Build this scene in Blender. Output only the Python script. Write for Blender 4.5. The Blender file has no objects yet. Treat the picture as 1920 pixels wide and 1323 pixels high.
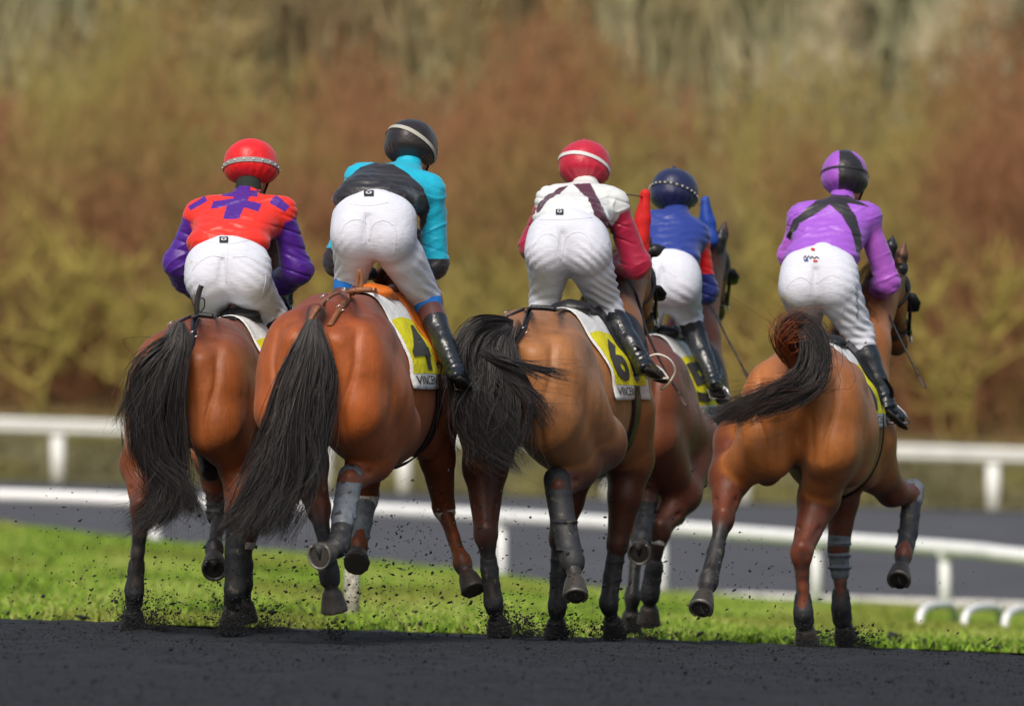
import bpy, math, random
import numpy as np
from mathutils import Vector
from mathutils.bvhtree import BVHTree
random.seed(7); RNG = np.random.default_rng(11)
C = bpy.context.scene.collection
SC = bpy.context.scene

# ------------------------------------------------------------------ camera, light
EYE = 1.085                      # eye height above the track at the horses
F = 15600.0                      # focal length in pixels of a 1920 wide picture
YH = 785.0                       # picture row of the horizon
cam = bpy.data.cameras.new('camera'); camo = bpy.data.objects.new('camera', cam); C.objects.link(camo)
camo.location = (0, 0, EYE); camo.rotation_euler = (math.radians(90), 0, 0)
cam.sensor_width = 36.0; cam.lens = F/1920*36.0
cam.shift_y = (YH-661.5)/1920.0
cam.clip_start = 0.5; cam.clip_end = 2000
cam.dof.use_dof = True; cam.dof.focus_distance = 41.2; cam.dof.aperture_fstop = 2.9
SC.camera = camo
w = bpy.data.worlds.new("World"); SC.world = w; w.use_nodes = True
nt = w.node_tree; nt.nodes.clear()
sky = nt.nodes.new('ShaderNodeTexSky'); sky.sky_type = 'NISHITA'; sky.sun_disc = False
SUN_EL, SUN_AZ = math.radians(48), math.radians(196)     # azimuth measured from +Y (north) clockwise
sky.sun_elevation = SUN_EL; sky.sun_rotation = SUN_AZ; sky.air_density = 1.5; sky.dust_density = 5
bg = nt.nodes.new('ShaderNodeBackground'); bg.inputs['Strength'].default_value = 0.12
wo = nt.nodes.new('ShaderNodeOutputWorld')
nt.links.new(sky.outputs[0], bg.inputs['Color']); nt.links.new(bg.outputs[0], wo.inputs['Surface'])
sl = bpy.data.lights.new('sun', 'SUN'); sl.energy = 2.1; sl.angle = math.radians(20); sl.color = (1, .96, .90)
so = bpy.data.objects.new('sun', sl); C.objects.link(so)
sd = Vector((math.sin(SUN_AZ)*math.cos(SUN_EL), math.cos(SUN_AZ)*math.cos(SUN_EL), math.sin(SUN_EL)))
so.rotation_euler = sd.to_track_quat('Z', 'Y').to_euler()
SC.view_settings.view_transform = 'Standard'; SC.view_settings.look = 'None'
SC.view_settings.exposure = 0.0; SC.view_settings.gamma = 1.0; SC.view_settings.use_curve_mapping = False

def P(px, py, D):
    return np.array([(px-960.0)/F*D, D, EYE+(YH-py)/F*D])
def proj(v):                      # world points -> picture pixels
    v = np.asarray(v); return np.stack([960+v[..., 0]/v[..., 1]*F, YH-(v[..., 2]-EYE)/v[..., 1]*F], -1)

# ------------------------------------------------------------------ materials
def srgb(r, g, b):
    f = lambda c: ((c/255+.055)/1.055)**2.4 if c/255 > .04045 else c/255/12.92
    return (f(r), f(g), f(b))
_m = {}
def mat(name, col=None, rough=.6, attr=False, bump=0, bscale=60, bstretch=(1, 1, 1), vary=0, vscale=8, sheen=0, metal=0, spec=.5,
        coat=0, trans=0, bump2=0, b2scale=10, spots=None):
    if name in _m: return _m[name]
    m = bpy.data.materials.new(name); m.use_nodes = True; t = m.node_tree; N = t.nodes; L = t.links
    b = N['Principled BSDF']
    b.inputs['Roughness'].default_value = rough; b.inputs['Metallic'].default_value = metal
    b.inputs['Specular IOR Level'].default_value = spec
    if sheen: b.inputs['Sheen Weight'].default_value = sheen
    if coat: b.inputs['Coat Weight'].default_value = coat; b.inputs['Coat Roughness'].default_value = .15
    tc = N.new('ShaderNodeTexCoord')
    if attr:
        a = N.new('ShaderNodeAttribute'); a.attribute_name = 'Col'; src = a.outputs['Color']
    else:
        a = N.new('ShaderNodeRGB'); a.outputs[0].default_value = (*col, 1); src = a.outputs[0]
    if vary:
        no = N.new('ShaderNodeTexNoise'); no.inputs['Scale'].default_value = vscale; no.inputs['Detail'].default_value = 6
        no.inputs['Roughness'].default_value = .65
        L.new(tc.outputs['Object'], no.inputs['Vector'])
        mr = N.new('ShaderNodeMapRange'); mr.inputs[1].default_value = .3; mr.inputs[2].default_value = .7
        mr.inputs[3].default_value = 1-vary; mr.inputs[4].default_value = 1+vary
        L.new(no.outputs[0], mr.inputs[0])
        vm = N.new('ShaderNodeVectorMath'); vm.operation = 'SCALE'
        L.new(src, vm.inputs[0]); L.new(mr.outputs[0], vm.inputs['Scale']); src = vm.outputs[0]
    if spots:
        scol, sc_, th = spots
        no = N.new('ShaderNodeTexNoise'); no.inputs['Scale'].default_value = sc_; no.inputs['Detail'].default_value = 4
        L.new(tc.outputs['Object'], no.inputs['Vector'])
        mr = N.new('ShaderNodeMapRange'); mr.inputs[1].default_value = th; mr.inputs[2].default_value = th+.06
        L.new(no.outputs[0], mr.inputs[0])
        mx = N.new('ShaderNodeMix'); mx.data_type = 'RGBA'; L.new(mr.outputs[0], mx.inputs['Factor'])
        L.new(src, mx.inputs['A']); mx.inputs['B'].default_value = (*scol, 1); src = mx.outputs['Result']
    L.new(src, b.inputs['Base Color'])
    nrm = None
    for (bs, sc_, st) in ((bump2, b2scale, (1, 1, 1)), (bump, bscale, bstretch)):
        if not bs: continue
        mp = N.new('ShaderNodeMapping'); mp.inputs['Scale'].default_value = st; L.new(tc.outputs['Object'], mp.inputs['Vector'])
        no = N.new('ShaderNodeTexNoise'); no.inputs['Scale'].default_value = sc_; no.inputs['Detail'].default_value = 5
        L.new(mp.outputs[0], no.inputs['Vector'])
        bu = N.new('ShaderNodeBump'); bu.inputs['Strength'].default_value = bs; bu.inputs['Distance'].default_value = 1.0/sc_*.6
        L.new(no.outputs[0], bu.inputs['Height'])
        if nrm: L.new(nrm, bu.inputs['Normal'])
        nrm = bu.outputs[0]
    if nrm: L.new(nrm, b.inputs['Normal'])
    _m[name] = m; return m

# ------------------------------------------------------------------ mesh helpers
def mesh_obj(name, V, Fc, material, parent=None, col=None, smooth=True):
    """V (n,3); Fc (m,3|4) array or list of tuples; one mesh object"""
    me = bpy.data.meshes.new(name)
    V = np.asarray(V, dtype=np.float64)
    if isinstance(Fc, np.ndarray) and len(Fc):
        k = Fc.shape[1]
        me.vertices.add(len(V)); me.vertices.foreach_set('co', V.astype(np.float32).ravel())
        me.loops.add(Fc.size); me.loops.foreach_set('vertex_index', Fc.astype(np.int32).ravel())
        me.polygons.add(len(Fc)); me.polygons.foreach_set('loop_start', np.arange(0, Fc.size, k, dtype=np.int32))
        me.polygons.foreach_set('loop_total', np.full(len(Fc), k, np.int32))
        me.update(calc_edges=True); me.validate()
    else:
        me.from_pydata([tuple(v) for v in V], [], [tuple(int(i) for i in f) for f in Fc]); me.update()
    if smooth: me.polygons.foreach_set('use_smooth', np.ones(len(me.polygons), bool))
    if col is not None:
        a = me.color_attributes.new('Col', 'FLOAT_COLOR', 'POINT')
        c = np.ones((len(V), 4), np.float32); c[:, :3] = np.asarray(col); a.data.foreach_set('color', c.ravel())
    me.materials.append(material)
    o = bpy.data.objects.new(name, me); C.objects.link(o)
    if parent is not None: o.parent = parent; o.matrix_parent_inverse = parent.matrix_world.inverted()
    return o
def tag(o, label=None, cat=None, group=None, kind=None):
    if label: o['label'] = label
    if cat: o['category'] = cat
    if group: o['group'] = group
    if kind: o['kind'] = kind
    return o
def empty(name, loc):
    o = bpy.data.objects.new(name, None); C.objects.link(o); o.location = tuple(loc); o.empty_display_size = .1
    bpy.context.view_layer.update(); return o
class MB:
    def __init__(s): s.v = []; s.f = []; s.c = []
    def add(s, V, Fc, col=(1, 1, 1)):
        n = len(s.v); s.v += [tuple(x) for x in V]; s.f += [tuple(int(i)+n for i in f) for f in Fc]
        s.c += [tuple(col)]*len(V)
    def tube(s, pts, r, n=8, col=(1, 1, 1), cap=True, flat=1.0):
        pts = [Vector(tuple(p)) for p in pts]; rs = r if isinstance(r, (list, tuple, np.ndarray)) else [r]*len(pts)
        V = []; up0 = None
        for i, p in enumerate(pts):
            d = (pts[min(i+1, len(pts)-1)]-pts[max(i-1, 0)]).normalized()
            if up0 is None: up0 = Vector((0, 0, 1)) if abs(d.z) < .9 else Vector((0, 1, 0))
            a = d.cross(up0).normalized(); b = a.cross(d).normalized(); up0 = b
            for k in range(n):
                t = 2*math.pi*k/n; V.append(p+a*math.cos(t)*rs[i]+b*math.sin(t)*rs[i]*flat)
        Fc = [(i*n+k, i*n+(k+1) % n, (i+1)*n+(k+1) % n, (i+1)*n+k) for i in range(len(pts)-1) for k in range(n)]
        if cap: Fc += [tuple(range(n))[::-1], tuple((len(pts)-1)*n+k for k in range(n))]
        s.add(V, Fc, col)
    def box(s, c, h, col=(1, 1, 1), rz=0):
        V = []
        for dx in (-1, 1):
            for dy in (-1, 1):
                for dz in (-1, 1):
                    x, y = dx*h[0], dy*h[1]
                    V.append((c[0]+x*math.cos(rz)-y*math.sin(rz), c[1]+x*math.sin(rz)+y*math.cos(rz), c[2]+dz*h[2]))
        s.add(V, [(0, 1, 3, 2), (4, 6, 7, 5), (0, 4, 5, 1), (2, 3, 7, 6), (0, 2, 6, 4), (1, 5, 7, 3)], col)
    def build(s, name, m, parent=None, smooth=True, attr=False):
        return mesh_obj(name, s.v, s.f, m, parent, col=s.c if attr else None, smooth=smooth)
def spline(pts, n=24):
    """Catmull-Rom through rows of any width"""
    p = np.asarray(pts, float); p = np.vstack([2*p[0]-p[1], p, 2*p[-1]-p[-2]]); out = []
    m = len(p)-3; T = np.linspace(0, m-1e-6, n)
    for t in T:
        i = int(t); f = t-i; a, b, c, d = p[i:i+4]
        out.append(.5*((2*b)+(c-a)*f+(2*a-5*b+4*c-d)*f*f+(3*b-a-3*c+d)*f**3))
    return np.array(out)
def vnormals(V, Q):
    a = V[Q[:, 2]]-V[Q[:, 0]]; b = V[Q[:, 3]]-V[Q[:, 1]]; n = np.cross(a, b); N = np.zeros_like(V)
    for k in range(4): np.add.at(N, Q[:, k], n)
    return N/np.maximum(np.linalg.norm(N, axis=1), 1e-12)[:, None]
_ph = np.random.default_rng(3)
_nk = _ph.normal(size=(28, 3)); _nk /= np.linalg.norm(_nk, axis=1)[:, None]; _np_ = _ph.uniform(0, 6.28, 28); _nf = _ph.uniform(.6, 1.6, 28)
def snoise(p, f, lo=0, hi=28):    # smooth wave noise, about -1..1
    s = 0
    for i in range(lo, hi): s = s+np.sin(p@(_nk[i]*_nf[i]*f)+_np_[i])
    return s/math.sqrt((hi-lo)/2)/1.6

# ------------------------------------------------------------------ implicit surfaces (smooth union of tapered limbs)
class Field:
    def __init__(s): s.p = []
    def cone(s, a, b, ra, rb, k=.03, col=None, sub=False):
        s.p.append(('c', np.asarray(a, float), np.asarray(b, float), float(ra), float(rb), k, col, sub)); return s
    def chain(s, pts, rs, k=.03, cols=None):
        for i in range(len(pts)-1):
            c = cols if (cols is None or not isinstance(cols, list)) else cols[i]
            s.cone(pts[i], pts[i+1], rs[i], rs[i+1], k, c)
        return s
    def ell(s, c, r, k=.04, col=None, R=None, sub=False):
        s.p.append(('e', np.asarray(c, float), np.asarray(r, float), np.eye(3) if R is None else np.asarray(R, float), 0, k, col, sub)); return s
    def hoof(s, a, b, ra, rb, k=.01, col=None):
        s.p.append(('h', np.asarray(a, float), np.asarray(b, float), float(ra), float(rb), k, col, False)); return s
    def dist(s, q, X):
        t = q[0]
        if t == 'e':
            y = (X-q[1])@q[3].T
            k0 = np.sqrt(((y/q[2])**2).sum(-1)); k1 = np.sqrt(((y/q[2]**2)**2).sum(-1))
            return k0*(k0-1)/np.maximum(k1, 1e-9)
        ab = q[2]-q[1]; L2 = ab@ab; pa = X-q[1]; h = (pa@ab)/L2
        if t == 'c':
            h = np.clip(h, 0, 1); return np.sqrt(((pa-h[..., None]*ab)**2).sum(-1))-(q[3]+(q[4]-q[3])*h)
        L = math.sqrt(L2); r = np.sqrt(((pa-h[..., None]*ab)**2).sum(-1)); hc = np.clip(h, 0, 1)
        return np.maximum(np.maximum((r-(q[3]+(q[4]-q[3])*hc))*.93, (h-1)*L), -h*L)
    def bb(s, q):
        if q[0] == 'e': m = q[2].max(); return q[1]-m, q[1]+m
        m = max(q[3], q[4]); return np.minimum(q[1], q[2])-m, np.maximum(q[1], q[2])+m
    def mesh(s, vox=.01, infl=0.0, it=3):
        lo = np.min([s.bb(q)[0] for q in s.p if not q[7]], 0)-.03-infl; hi = np.max([s.bb(q)[1] for q in s.p if not q[7]], 0)+.03+infl
        n = np.ceil((hi-lo)/vox).astype(int)+1
        G = np.full(n, 1.0, np.float32); ax = [lo[i]+np.arange(n[i])*vox for i in range(3)]
        for q in s.p:
            a, b = s.bb(q); mg = q[5]+infl+4*vox
            i0 = np.clip(np.floor((a-mg-lo)/vox).astype(int), 0, n-1); i1 = np.clip(np.ceil((b+mg-lo)/vox).astype(int)+1, 1, n)
            if (i1 <= i0).any(): continue
            X = np.stack(np.meshgrid(ax[0][i0[0]:i1[0]], ax[1][i0[1]:i1[1]], ax[2][i0[2]:i1[2]], indexing='ij'), -1)
            d = s.dist(q, X)-(0 if q[7] else infl); S = G[i0[0]:i1[0], i0[1]:i1[1], i0[2]:i1[2]]; k = max(q[5], 1e-4)
            if q[7]:
                h = np.clip(.5+.5*(-d-S)/k, 0, 1); S[...] = S*(1-h)-d*h+k*h*(1-h)
            else:
                h = np.clip(.5+.5*(S-d)/k, 0, 1); S[...] = S*(1-h)+d*h-k*h*(1-h)
        V, Q = nets(G, lo, vox); V = lap(V, Q, it); return V, Q
    def colors(s, V, base, kc=.03):
        Fv = np.full(len(V), 9.0); col = np.tile(np.asarray(base, float), (len(V), 1))
        for q in s.p:
            if q[7]: continue
            d = s.dist(q, V); h = np.clip(.5+.5*(Fv-d)/kc, 0, 1)
            c = np.asarray(base if q[6] is None else q[6], float)
            col = col*(1-h)[:, None]+c*h[:, None]; Fv = np.minimum(Fv, d)
        return col
def nets(G, lo, vox):
    ins = G < 0; nx, ny, nz = G.shape
    cs = np.zeros((nx-1, ny-1, nz-1), np.int8)
    for i in (0, 1):
        for j in (0, 1):
            for k in (0, 1): cs += ins[i:nx-1+i, j:ny-1+j, k:nz-1+k]
    cells = np.argwhere((cs > 0) & (cs < 8)); idx = np.full(cs.shape, -1, np.int32); idx[tuple(cells.T)] = np.arange(len(cells))
    g = {}
    for i in (0, 1):
        for j in (0, 1):
            for k in (0, 1): g[i, j, k] = G[cells[:, 0]+i, cells[:, 1]+j, cells[:, 2]+k].astype(float)
    acc = np.zeros((len(cells), 3)); cnt = np.zeros(len(cells))
    for a in g:
        for ax in range(3):
            if a[ax]: continue
            b = list(a); b[ax] = 1; ga, gb = g[a], g[tuple(b)]
            m = (ga < 0) != (gb < 0); t = np.where(m, ga/np.where(m, ga-gb, 1), 0)
            p = np.tile(np.array(a, float), (len(cells), 1)); p[:, ax] += t
            acc += p*m[:, None]; cnt += m
    V = lo+(cells+acc/np.maximum(cnt, 1)[:, None])*vox
    Qs = []
    for ax in range(3):
        u, v = (ax+1) % 3, (ax+2) % 3
        sl0 = [slice(None)]*3; sl1 = [slice(None)]*3
        sl0[ax] = slice(0, -1); sl1[ax] = slice(1, None)
        e = np.argwhere(ins[tuple(sl0)] != ins[tuple(sl1)])
        e = e[(e[:, u] > 0) & (e[:, v] > 0) & (e[:, u] < G.shape[u]-1) & (e[:, v] < G.shape[v]-1)]
        s0 = ins[tuple(e.T)]
        def cid(du, dv):
            c = e.copy(); c[:, u] -= du; c[:, v] -= dv; return idx[tuple(c.T)]
        q = np.stack([cid(1, 1), cid(0, 1), cid(0, 0), cid(1, 0)], 1)
        q[~s0] = q[~s0][:, ::-1]; Qs.append(q)
    Q = np.vstack(Qs); Q = Q[(Q >= 0).all(1)]
    return V, Q
def lap(V, Q, it, lam=.6):
    E = np.vstack([Q[:, [0, 1]], Q[:, [1, 2]], Q[:, [2, 3]], Q[:, [3, 0]]])
    deg = np.bincount(E.ravel(), minlength=len(V))[:, None]
    for _ in range(it):
        A = np.zeros_like(V)
        for k in range(3):
            A[:, k] = np.bincount(E[:, 0], V[E[:, 1], k], len(V))+np.bincount(E[:, 1], V[E[:, 0], k], len(V))
        V = V+lam*(A/np.maximum(deg, 1)-V)
    return V
def inpoly(p, poly):
    x, y = p[:, 0], p[:, 1]; r = np.zeros(len(p), bool); n = len(poly)
    for i in range(n):
        x0, y0 = poly[i]; x1, y1 = poly[(i+1) % n]
        c = ((y0 > y) != (y1 > y)) & (x < (x1-x0)*(y-y0)/((y1-y0) or 1e-9)+x0); r ^= c
    return r
def paint(V, N, col, poly, c, back=True):       # dye a patch of cloth: the side of the surface whose outline this is
    m = inpoly(proj(V), poly)
    if back: m &= N[:, 1] < .35
    col[m] = c
# ------------------------------------------------------------------ the place: track, grass, inner track, rails, wood
def ip(x, xs, ys): return np.interp(x, xs, ys)
def gz(x, D):
    """height of the ground at x, distance D (the eye is at EYE)"""
    x = np.asarray(x, float); D = np.asarray(D, float)
    sl = .036*np.clip(x, -6, 6)
    flat = 1.085+sl+.008*np.clip(-x, 0, 4)                                  # drop below the eye
    z48 = flat+.026*6.5
    t90 = ip(x/90*F+960, [-400, 16, 900, 1200, 1905, 2300], [1.10, 1.17, 1.70, 1.90, 2.13, 2.2])
    t100 = t90+.55
    t130 = ip(x/130*F+960, [-400, 16, 1905, 2300], [.96, 1.0, 1.46, 1.5])
    t150 = ip(x/150*F+960, [-400, 16, 1905, 2300], [1.1, 1.15, 1.74, 1.8])
    t168 = t150-.75
    out = np.where(D < 41.5, flat, flat+.026*(D-41.5))
    out = np.where(D > 48, z48+(t90-z48)*np.clip((D-48)/42, 0, 1), out)
    out = np.where(D > 90, t90+(t100-t90)*np.clip((D-90)/7, 0, 1), out)
    out = np.where(D > 97, t100+(t130-t100)*np.clip((D-97)/33, 0, 1)**1.3, out)
    out = np.where(D > 130, t130+(t150-t130)*np.clip((D-130)/20, 0, 1), out)
    out = np.where(D > 150, t150+(t168-t150)*np.clip((D-150)/18, 0, 1), out)
    out = np.where(D > 168, t168-(D-168)*.12, out)
    return EYE-out
def sheet(name, x0, x1, D0, D1, nx, ny, m, dz=0, edge=None, parent=None, fan=True):
    xs = np.linspace(-1, 1, nx); ds = np.linspace(0, 1, ny); V = []
    for j, d in enumerate(ds):
        D = D0+(D1-D0)*d
        X = x0+(x1-x0)*(xs+1)/2
        if fan: X = X*D/D0
        DD = np.full(nx, D)
        if edge is not None and j in (0, ny-1): DD = DD+edge(X)*(1 if j else 1)
        V.append(np.stack([X, DD, gz(X, DD)+dz], -1))
    V = np.vstack(V); i = np.arange((nx-1)*(ny-1)); a = (i//(nx-1))*nx+i % (nx-1)
    return mesh_obj(name, V, np.stack([a, a+1, a+nx+1, a+nx], 1), m)

m_dirt = mat('dark_sand', srgb(43, 45, 50), rough=.95, bump=1.0, bscale=24, vary=.35, vscale=6, bump2=.8, b2scale=5, spec=.25)
m_dirt2 = mat('inner_sand', srgb(82, 83, 88), rough=.95, bump=.4, bscale=12, vary=.2, vscale=.6, spec=.2)
m_soil = mat('turf_soil', srgb(88, 112, 40), rough=1, vary=.5, vscale=2.2, bump=.6, bscale=30, spec=.1)
m_verge = mat('verge', srgb(108, 104, 72), rough=1, vary=.3, vscale=1.1, spec=.1)
m_bankm = mat('bank_grass', srgb(116, 110, 78), rough=1, vary=.35, vscale=.9, spec=.1)
m_wood = mat('leaf_litter', srgb(140, 118, 80), rough=1, vary=.45, vscale=.35, spec=.05)
tag(sheet('ground', -120, 120, 10, 26, 60, 40, m_dirt, dz=-.02, fan=False), kind='structure')
tag(sheet('ground', -120, 120, 26, 47, 90, 30, m_dirt, dz=-.12, fan=False), kind='structure')
tag(sheet('field', -140, 140, 47, 171, 120, 70, m_soil, dz=-.30, fan=False), kind='structure')
# far reaches of the ground, one sheet to the horizon under everything
tag(sheet('terrain', -160, 160, 170, 330, 80, 60, m_wood, fan=False), kind='structure')

# the raked track surface, with real ripples left by hooves and harrow
def track():
    nx, ny = 700, 150
    ds = np.concatenate([np.linspace(25.5, 41.5, 105), np.linspace(41.7, 48.6, 45)])
    X = np.linspace(-4.8, 4.8, nx)[None, :]*(np.maximum(ds[:, None], 34)/40); D = np.repeat(ds[:, None], nx, 1)
    Z = gz(X, D); p = np.stack([X, D*.45, Z*0], -1)
    amp = np.clip((D-29)/4, 0.3, 1)
    Z = Z+amp*(.012*snoise(p, 3.0, 0, 10)+.009*snoise(p*[1, 2.5, 1], 11, 8, 20)+.006*snoise(p*[1, 3, 1], 30, 12, 28))
    V = np.stack([X, D, Z-.010], -1).reshape(-1, 3); i = np.arange((nx-1)*(ny-1)); a = (i//(nx-1))*nx+i % (nx-1)
    return mesh_obj('track', V, np.stack([a, a+1, a+nx+1, a+nx], 1), m_dirt)
tag(track(), kind='structure')
tag(sheet('meadow', -8.4, 8.4, 47.2, 91, 110, 60, m_soil, dz=.012), kind='structure')
tag(sheet('inner_track', -17, 17, 89.6, 131, 76, 60, m_dirt2, dz=.006), kind='structure')
tag(sheet('verge', -24, 24, 130.5, 152, 80, 12, m_verge, dz=.03), kind='structure')
tag(sheet('bank', -28, 28, 151, 171, 60, 30, m_bankm, dz=.02), kind='structure')

# grass blades
def grass(n, name, D0, D1, wmul, hmul, cols, w0=4.0, pw=1.0):
    D = D0+(D1-D0)*RNG.random(n)**pw; X = (RNG.random(n)*2-1)*w0*D/48
    Z = gz(X, D)+.008
    h = RNG.uniform(.02, .065, n)*hmul; wd = RNG.uniform(.004, .011, n)*wmul
    cl = snoise(np.stack([X, D*.35, X*0], -1), 2.3, 0, 12)
    h = h*(1+.3*cl)
    a = RNG.uniform(0, math.pi, n)*.5-.78; lx = RNG.normal(0, .6, n)*h; ly = RNG.normal(0, .5, n)*h
    b = np.stack([X, D, Z], -1); dx = np.stack([np.cos(a)*wd, np.sin(a)*wd, a*0], -1)
    V = np.empty((n, 3, 3)); V[:, 0] = b-dx; V[:, 1] = b+dx; V[:, 2] = b+np.stack([lx, ly, h], -1)
    cols = np.array(cols); k = np.clip(((cl*.55+1)/2+RNG.normal(0, .28, n))*len(cols), 0, len(cols)-1.01); worn = np.clip(snoise(np.stack([X*1.3, D*.22, X*0], -1), 1.5, 12, 22)*1.3-.3, 0, .45)[:, None]
    i = k.astype(int); f = (k-i)[:, None]; c = cols[i]*(1-f)+cols[i+1]*f; c = c*(1-worn)+np.array(srgb(128, 122, 62))*worn
    c = np.repeat(c, 3, 0)
    return mesh_obj(name, V.reshape(-1, 3), np.arange(3*n).reshape(-1, 3), mat('grass_blades', rough=.7, attr=True, spec=.15), None, col=c, smooth=False)
GC = [srgb(52, 64, 26), srgb(86, 108, 36), srgb(108, 144, 44), srgb(124, 160, 50), srgb(142, 168, 62), srgb(158, 164, 92)]
g = grass(255000, 'grass', 47.6, 91, 1.6, 1.15, GC, w0=6.8, pw=1.25); tag(g, 'bright green turf strip behind the horses, flecked with thrown sand', 'grass', kind='stuff')
GD = [srgb(88, 84, 60), srgb(98, 95, 68), srgb(108, 104, 76), srgb(120, 114, 86)]
g = grass(42000, 'bank_grass', 151.5, 171, 7, 4.5, GD, w0=7.5); tag(g, 'dull olive rough grass on the bank below the wood', 'grass', kind='stuff')

# ---- rails
m_white = mat('white_plastic', (.84, .85, .85), rough=.45, vary=.06, vscale=3)
m_dirty = mat('white_dirty', (.66, .65, .60), rough=.7, vary=.3, vscale=14, bump=.3, bscale=40, spots=(srgb(60, 58, 52), 30, .56))
def hpts(f, a, b, n=30):
    return [f(t) for t in np.linspace(a, b, n)]
# far rail at D 150
fr = empty('far_rail', (0, 150, float(gz(0, 150))))
tag(fr, 'long white rail nearest the wood, its flat beam level with the rumps of the horses', 'railing')
def fpt(px, dy=0):
    y = np.interp(px, [-1500, -300, 16, 1905, 2200, 3500], [745, 783, 796, 853, 862, 900]); return P(px, y+dy, 150)
mb = MB()
for dy, r, fl in ((-5, .082, 1.0), (7, .074, 1.0)):
    mb.tube([fpt(px, dy) for px in np.linspace(-1500, 3500, 60)], r, 12, flat=fl)
mb.build('rail_beam', mat('greyed_white', (.68, .69, .68), rough=.5, vary=.12, vscale=1.5), fr)
for px in (-1300, -830, -365, 2330, 2800, 3270, 108, 608, 757, 1140, 1395, 1862):
    top = fpt(px, 8); x = top[0]; mb = MB()
    mb.tube([(x, 150.02, float(gz(x, 150))-.1), (x, 150.02, top[2]-.1)], [.095, .125], 12)
    mb.build('post', m_white, fr)
# near rail: D 98 at left coming to D 86 at right
nr = empty('near_rail', (0, 92, float(gz(0, 92))))
tag(nr, 'white tubular rail with slim posts behind the legs of the horses, dipping at right', 'railing')
def nD(px): return np.interp(px, [-300, 400, 1300, 1905, 2300], [99, 98, 91, 86, 84])
def npt(px, dy=0):
    y = np.interp(px, [-1600, 16, 640, 900, 1130, 1500, 1700, 1830, 1905, 2200, 3500], [900, 929, 953, 966, 980, 1008, 1022, 1032, 1041, 1070, 1080]); return P(px, y+dy, nD(px))
q = spline([npt(px) for px in (-1600, -900, -300, 16, 330, 640, 900, 1130, 1330, 1500, 1600, 1700, 1780, 1840, 1905, 2200, 2800, 3500)], 170)
mb = MB(); mb.tube(q, .083, 14); mb.build('rail_tube', m_white, nr)
for px in (-1000, -680, -360, 2280, 2550, 2820, -40, 290, 620, 940, 1240, 1530, 1772, 2010):
    t = npt(px); x, y = t[0], t[1]; mb = MB(); zb = float(gz(x, y)) if px > 1400 else t[2]-.95
    mb.tube([(x, y+.01, zb-.08), (x, y+.01, t[2]-.04)], [.062, .062], 12)
    mb.tube([(x, y+.01, t[2]-.14), (x, y+.01, t[2]-.02)], [.062, .085], 12)
    mb.build('post', m_white, nr)
# low curb rail with hoops
lr = empty('low_rail', P(1500, 1150, 92)); tag(lr, 'low dirty white kerb rail with bent hoops at the right end of the turf', 'low rail')
mb = MB(); mb.tube([P(px, y, 91.6) for px, y in ((1040, 1112), (1200, 1115), (1400, 1120), (1600, 1126), (1750, 1131), (1905, 1136), (2200, 1150))], .058, 10)
mb.build('rail_tube', m_dirty, lr)
for px in (1742, 1826, 1902, 1985):
    y0 = np.interp(px, [1742, 1902], [1139, 1146]); mb = MB()
    pts = spline([P(px-17, y0+44, 62), P(px-18, y0+22, 62), P(px-12, y0+5, 62.1), P(px+4, y0-3, 62.8), P(px+24, y0-5, 64.5), P(px+40, y0-4, 66.5), P(px+48, y0+14, 67.5), P(px+50, y0+34, 67.8)], 24)
    mb.tube(pts, .030, 10); mb.build('hoop', m_white, lr)
# weathered post close to the track
x, y = P(664, 1000, 52)[:2]; zt = P(664, 978, 52)[2]; mb = MB(); z0 = float(gz(x, y))
mb.tube([(x-.02, y, z0-.05), (x-.015, y, z0+.25), (x+.01, y, zt-.1), (x+.035, y, zt-.02), (x+.05, y, zt)], [.052, .05, .047, .04, .02], 14)
wp = mb.build('marker_post', mat('weathered_white', srgb(196, 190, 178), rough=.8, vary=.3, vscale=20, bump=.6, bscale=50, spots=(srgb(70, 66, 58), 42, .53)))
tag(wp, 'weathered white post flecked with sand, standing in the turf behind the second horse', 'post')

# ---- the wood
m_twig = mat('twigs', rough=.9, attr=True, spec=.05)
def hillz(D, x=0): return float(gz(x, D))
def twig_cloud(n, x0, x1, D0, D1, h, cols, ln=(.25, .8), wd=.03, low=0.0, soft=True, lean=.55):
    """n short bent slivers of wood filling a belt of ground up to height h(x,D)"""
    X = RNG.uniform(x0, x1, n); D = RNG.uniform(D0, D1, n)
    G_ = gz(X, D); H = h(X, D)*(RNG.triangular(.45, .85, 1.65, n) if soft else 1); z = G_+low+(H-low)*RNG.random(n)**.9
    L_ = RNG.uniform(*ln, n); a = RNG.normal(0, lean, n); b = RNG.uniform(-.8, .8, n)
    d = np.stack([np.sin(a), np.sin(b)*.5, np.cos(a)], -1)*L_[:, None]
    s = np.stack([np.cos(a), 0*a, -np.sin(a)], -1)*(wd*RNG.uniform(.5, 1.5, n))[:, None]
    p = np.stack([X, D, z], -1); V = np.empty((n, 4, 3))
    V[:, 0] = p-s; V[:, 1] = p+s; V[:, 2] = p+d+s*.3; V[:, 3] = p+d-s*.3
    q = np.stack([X*.8, D*.3, z*.9], -1); k = snoise(q, 1.5, 0, 9)*.6+snoise(q, .7, 9, 18)*.75+RNG.normal(0, .16, n)-(.25 if soft else 0)+(.18*(X > 6) if not soft else 0)
    k = np.clip((k+1)/2, 0, .999)*(len(cols)-1); i = k.astype(int); f = (k-i)[:, None]; cols = np.array(cols)
    c = cols[i]*(1-f)+cols[i+1]*f
    return V.reshape(-1, 3), np.repeat(c, 4, 0)
WC = [srgb(132, 94, 68), srgb(138, 104, 72), srgb(132, 108, 72), srgb(140, 118, 74), srgb(134, 122, 72), srgb(148, 136, 82), srgb(128, 112, 76)]
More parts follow.
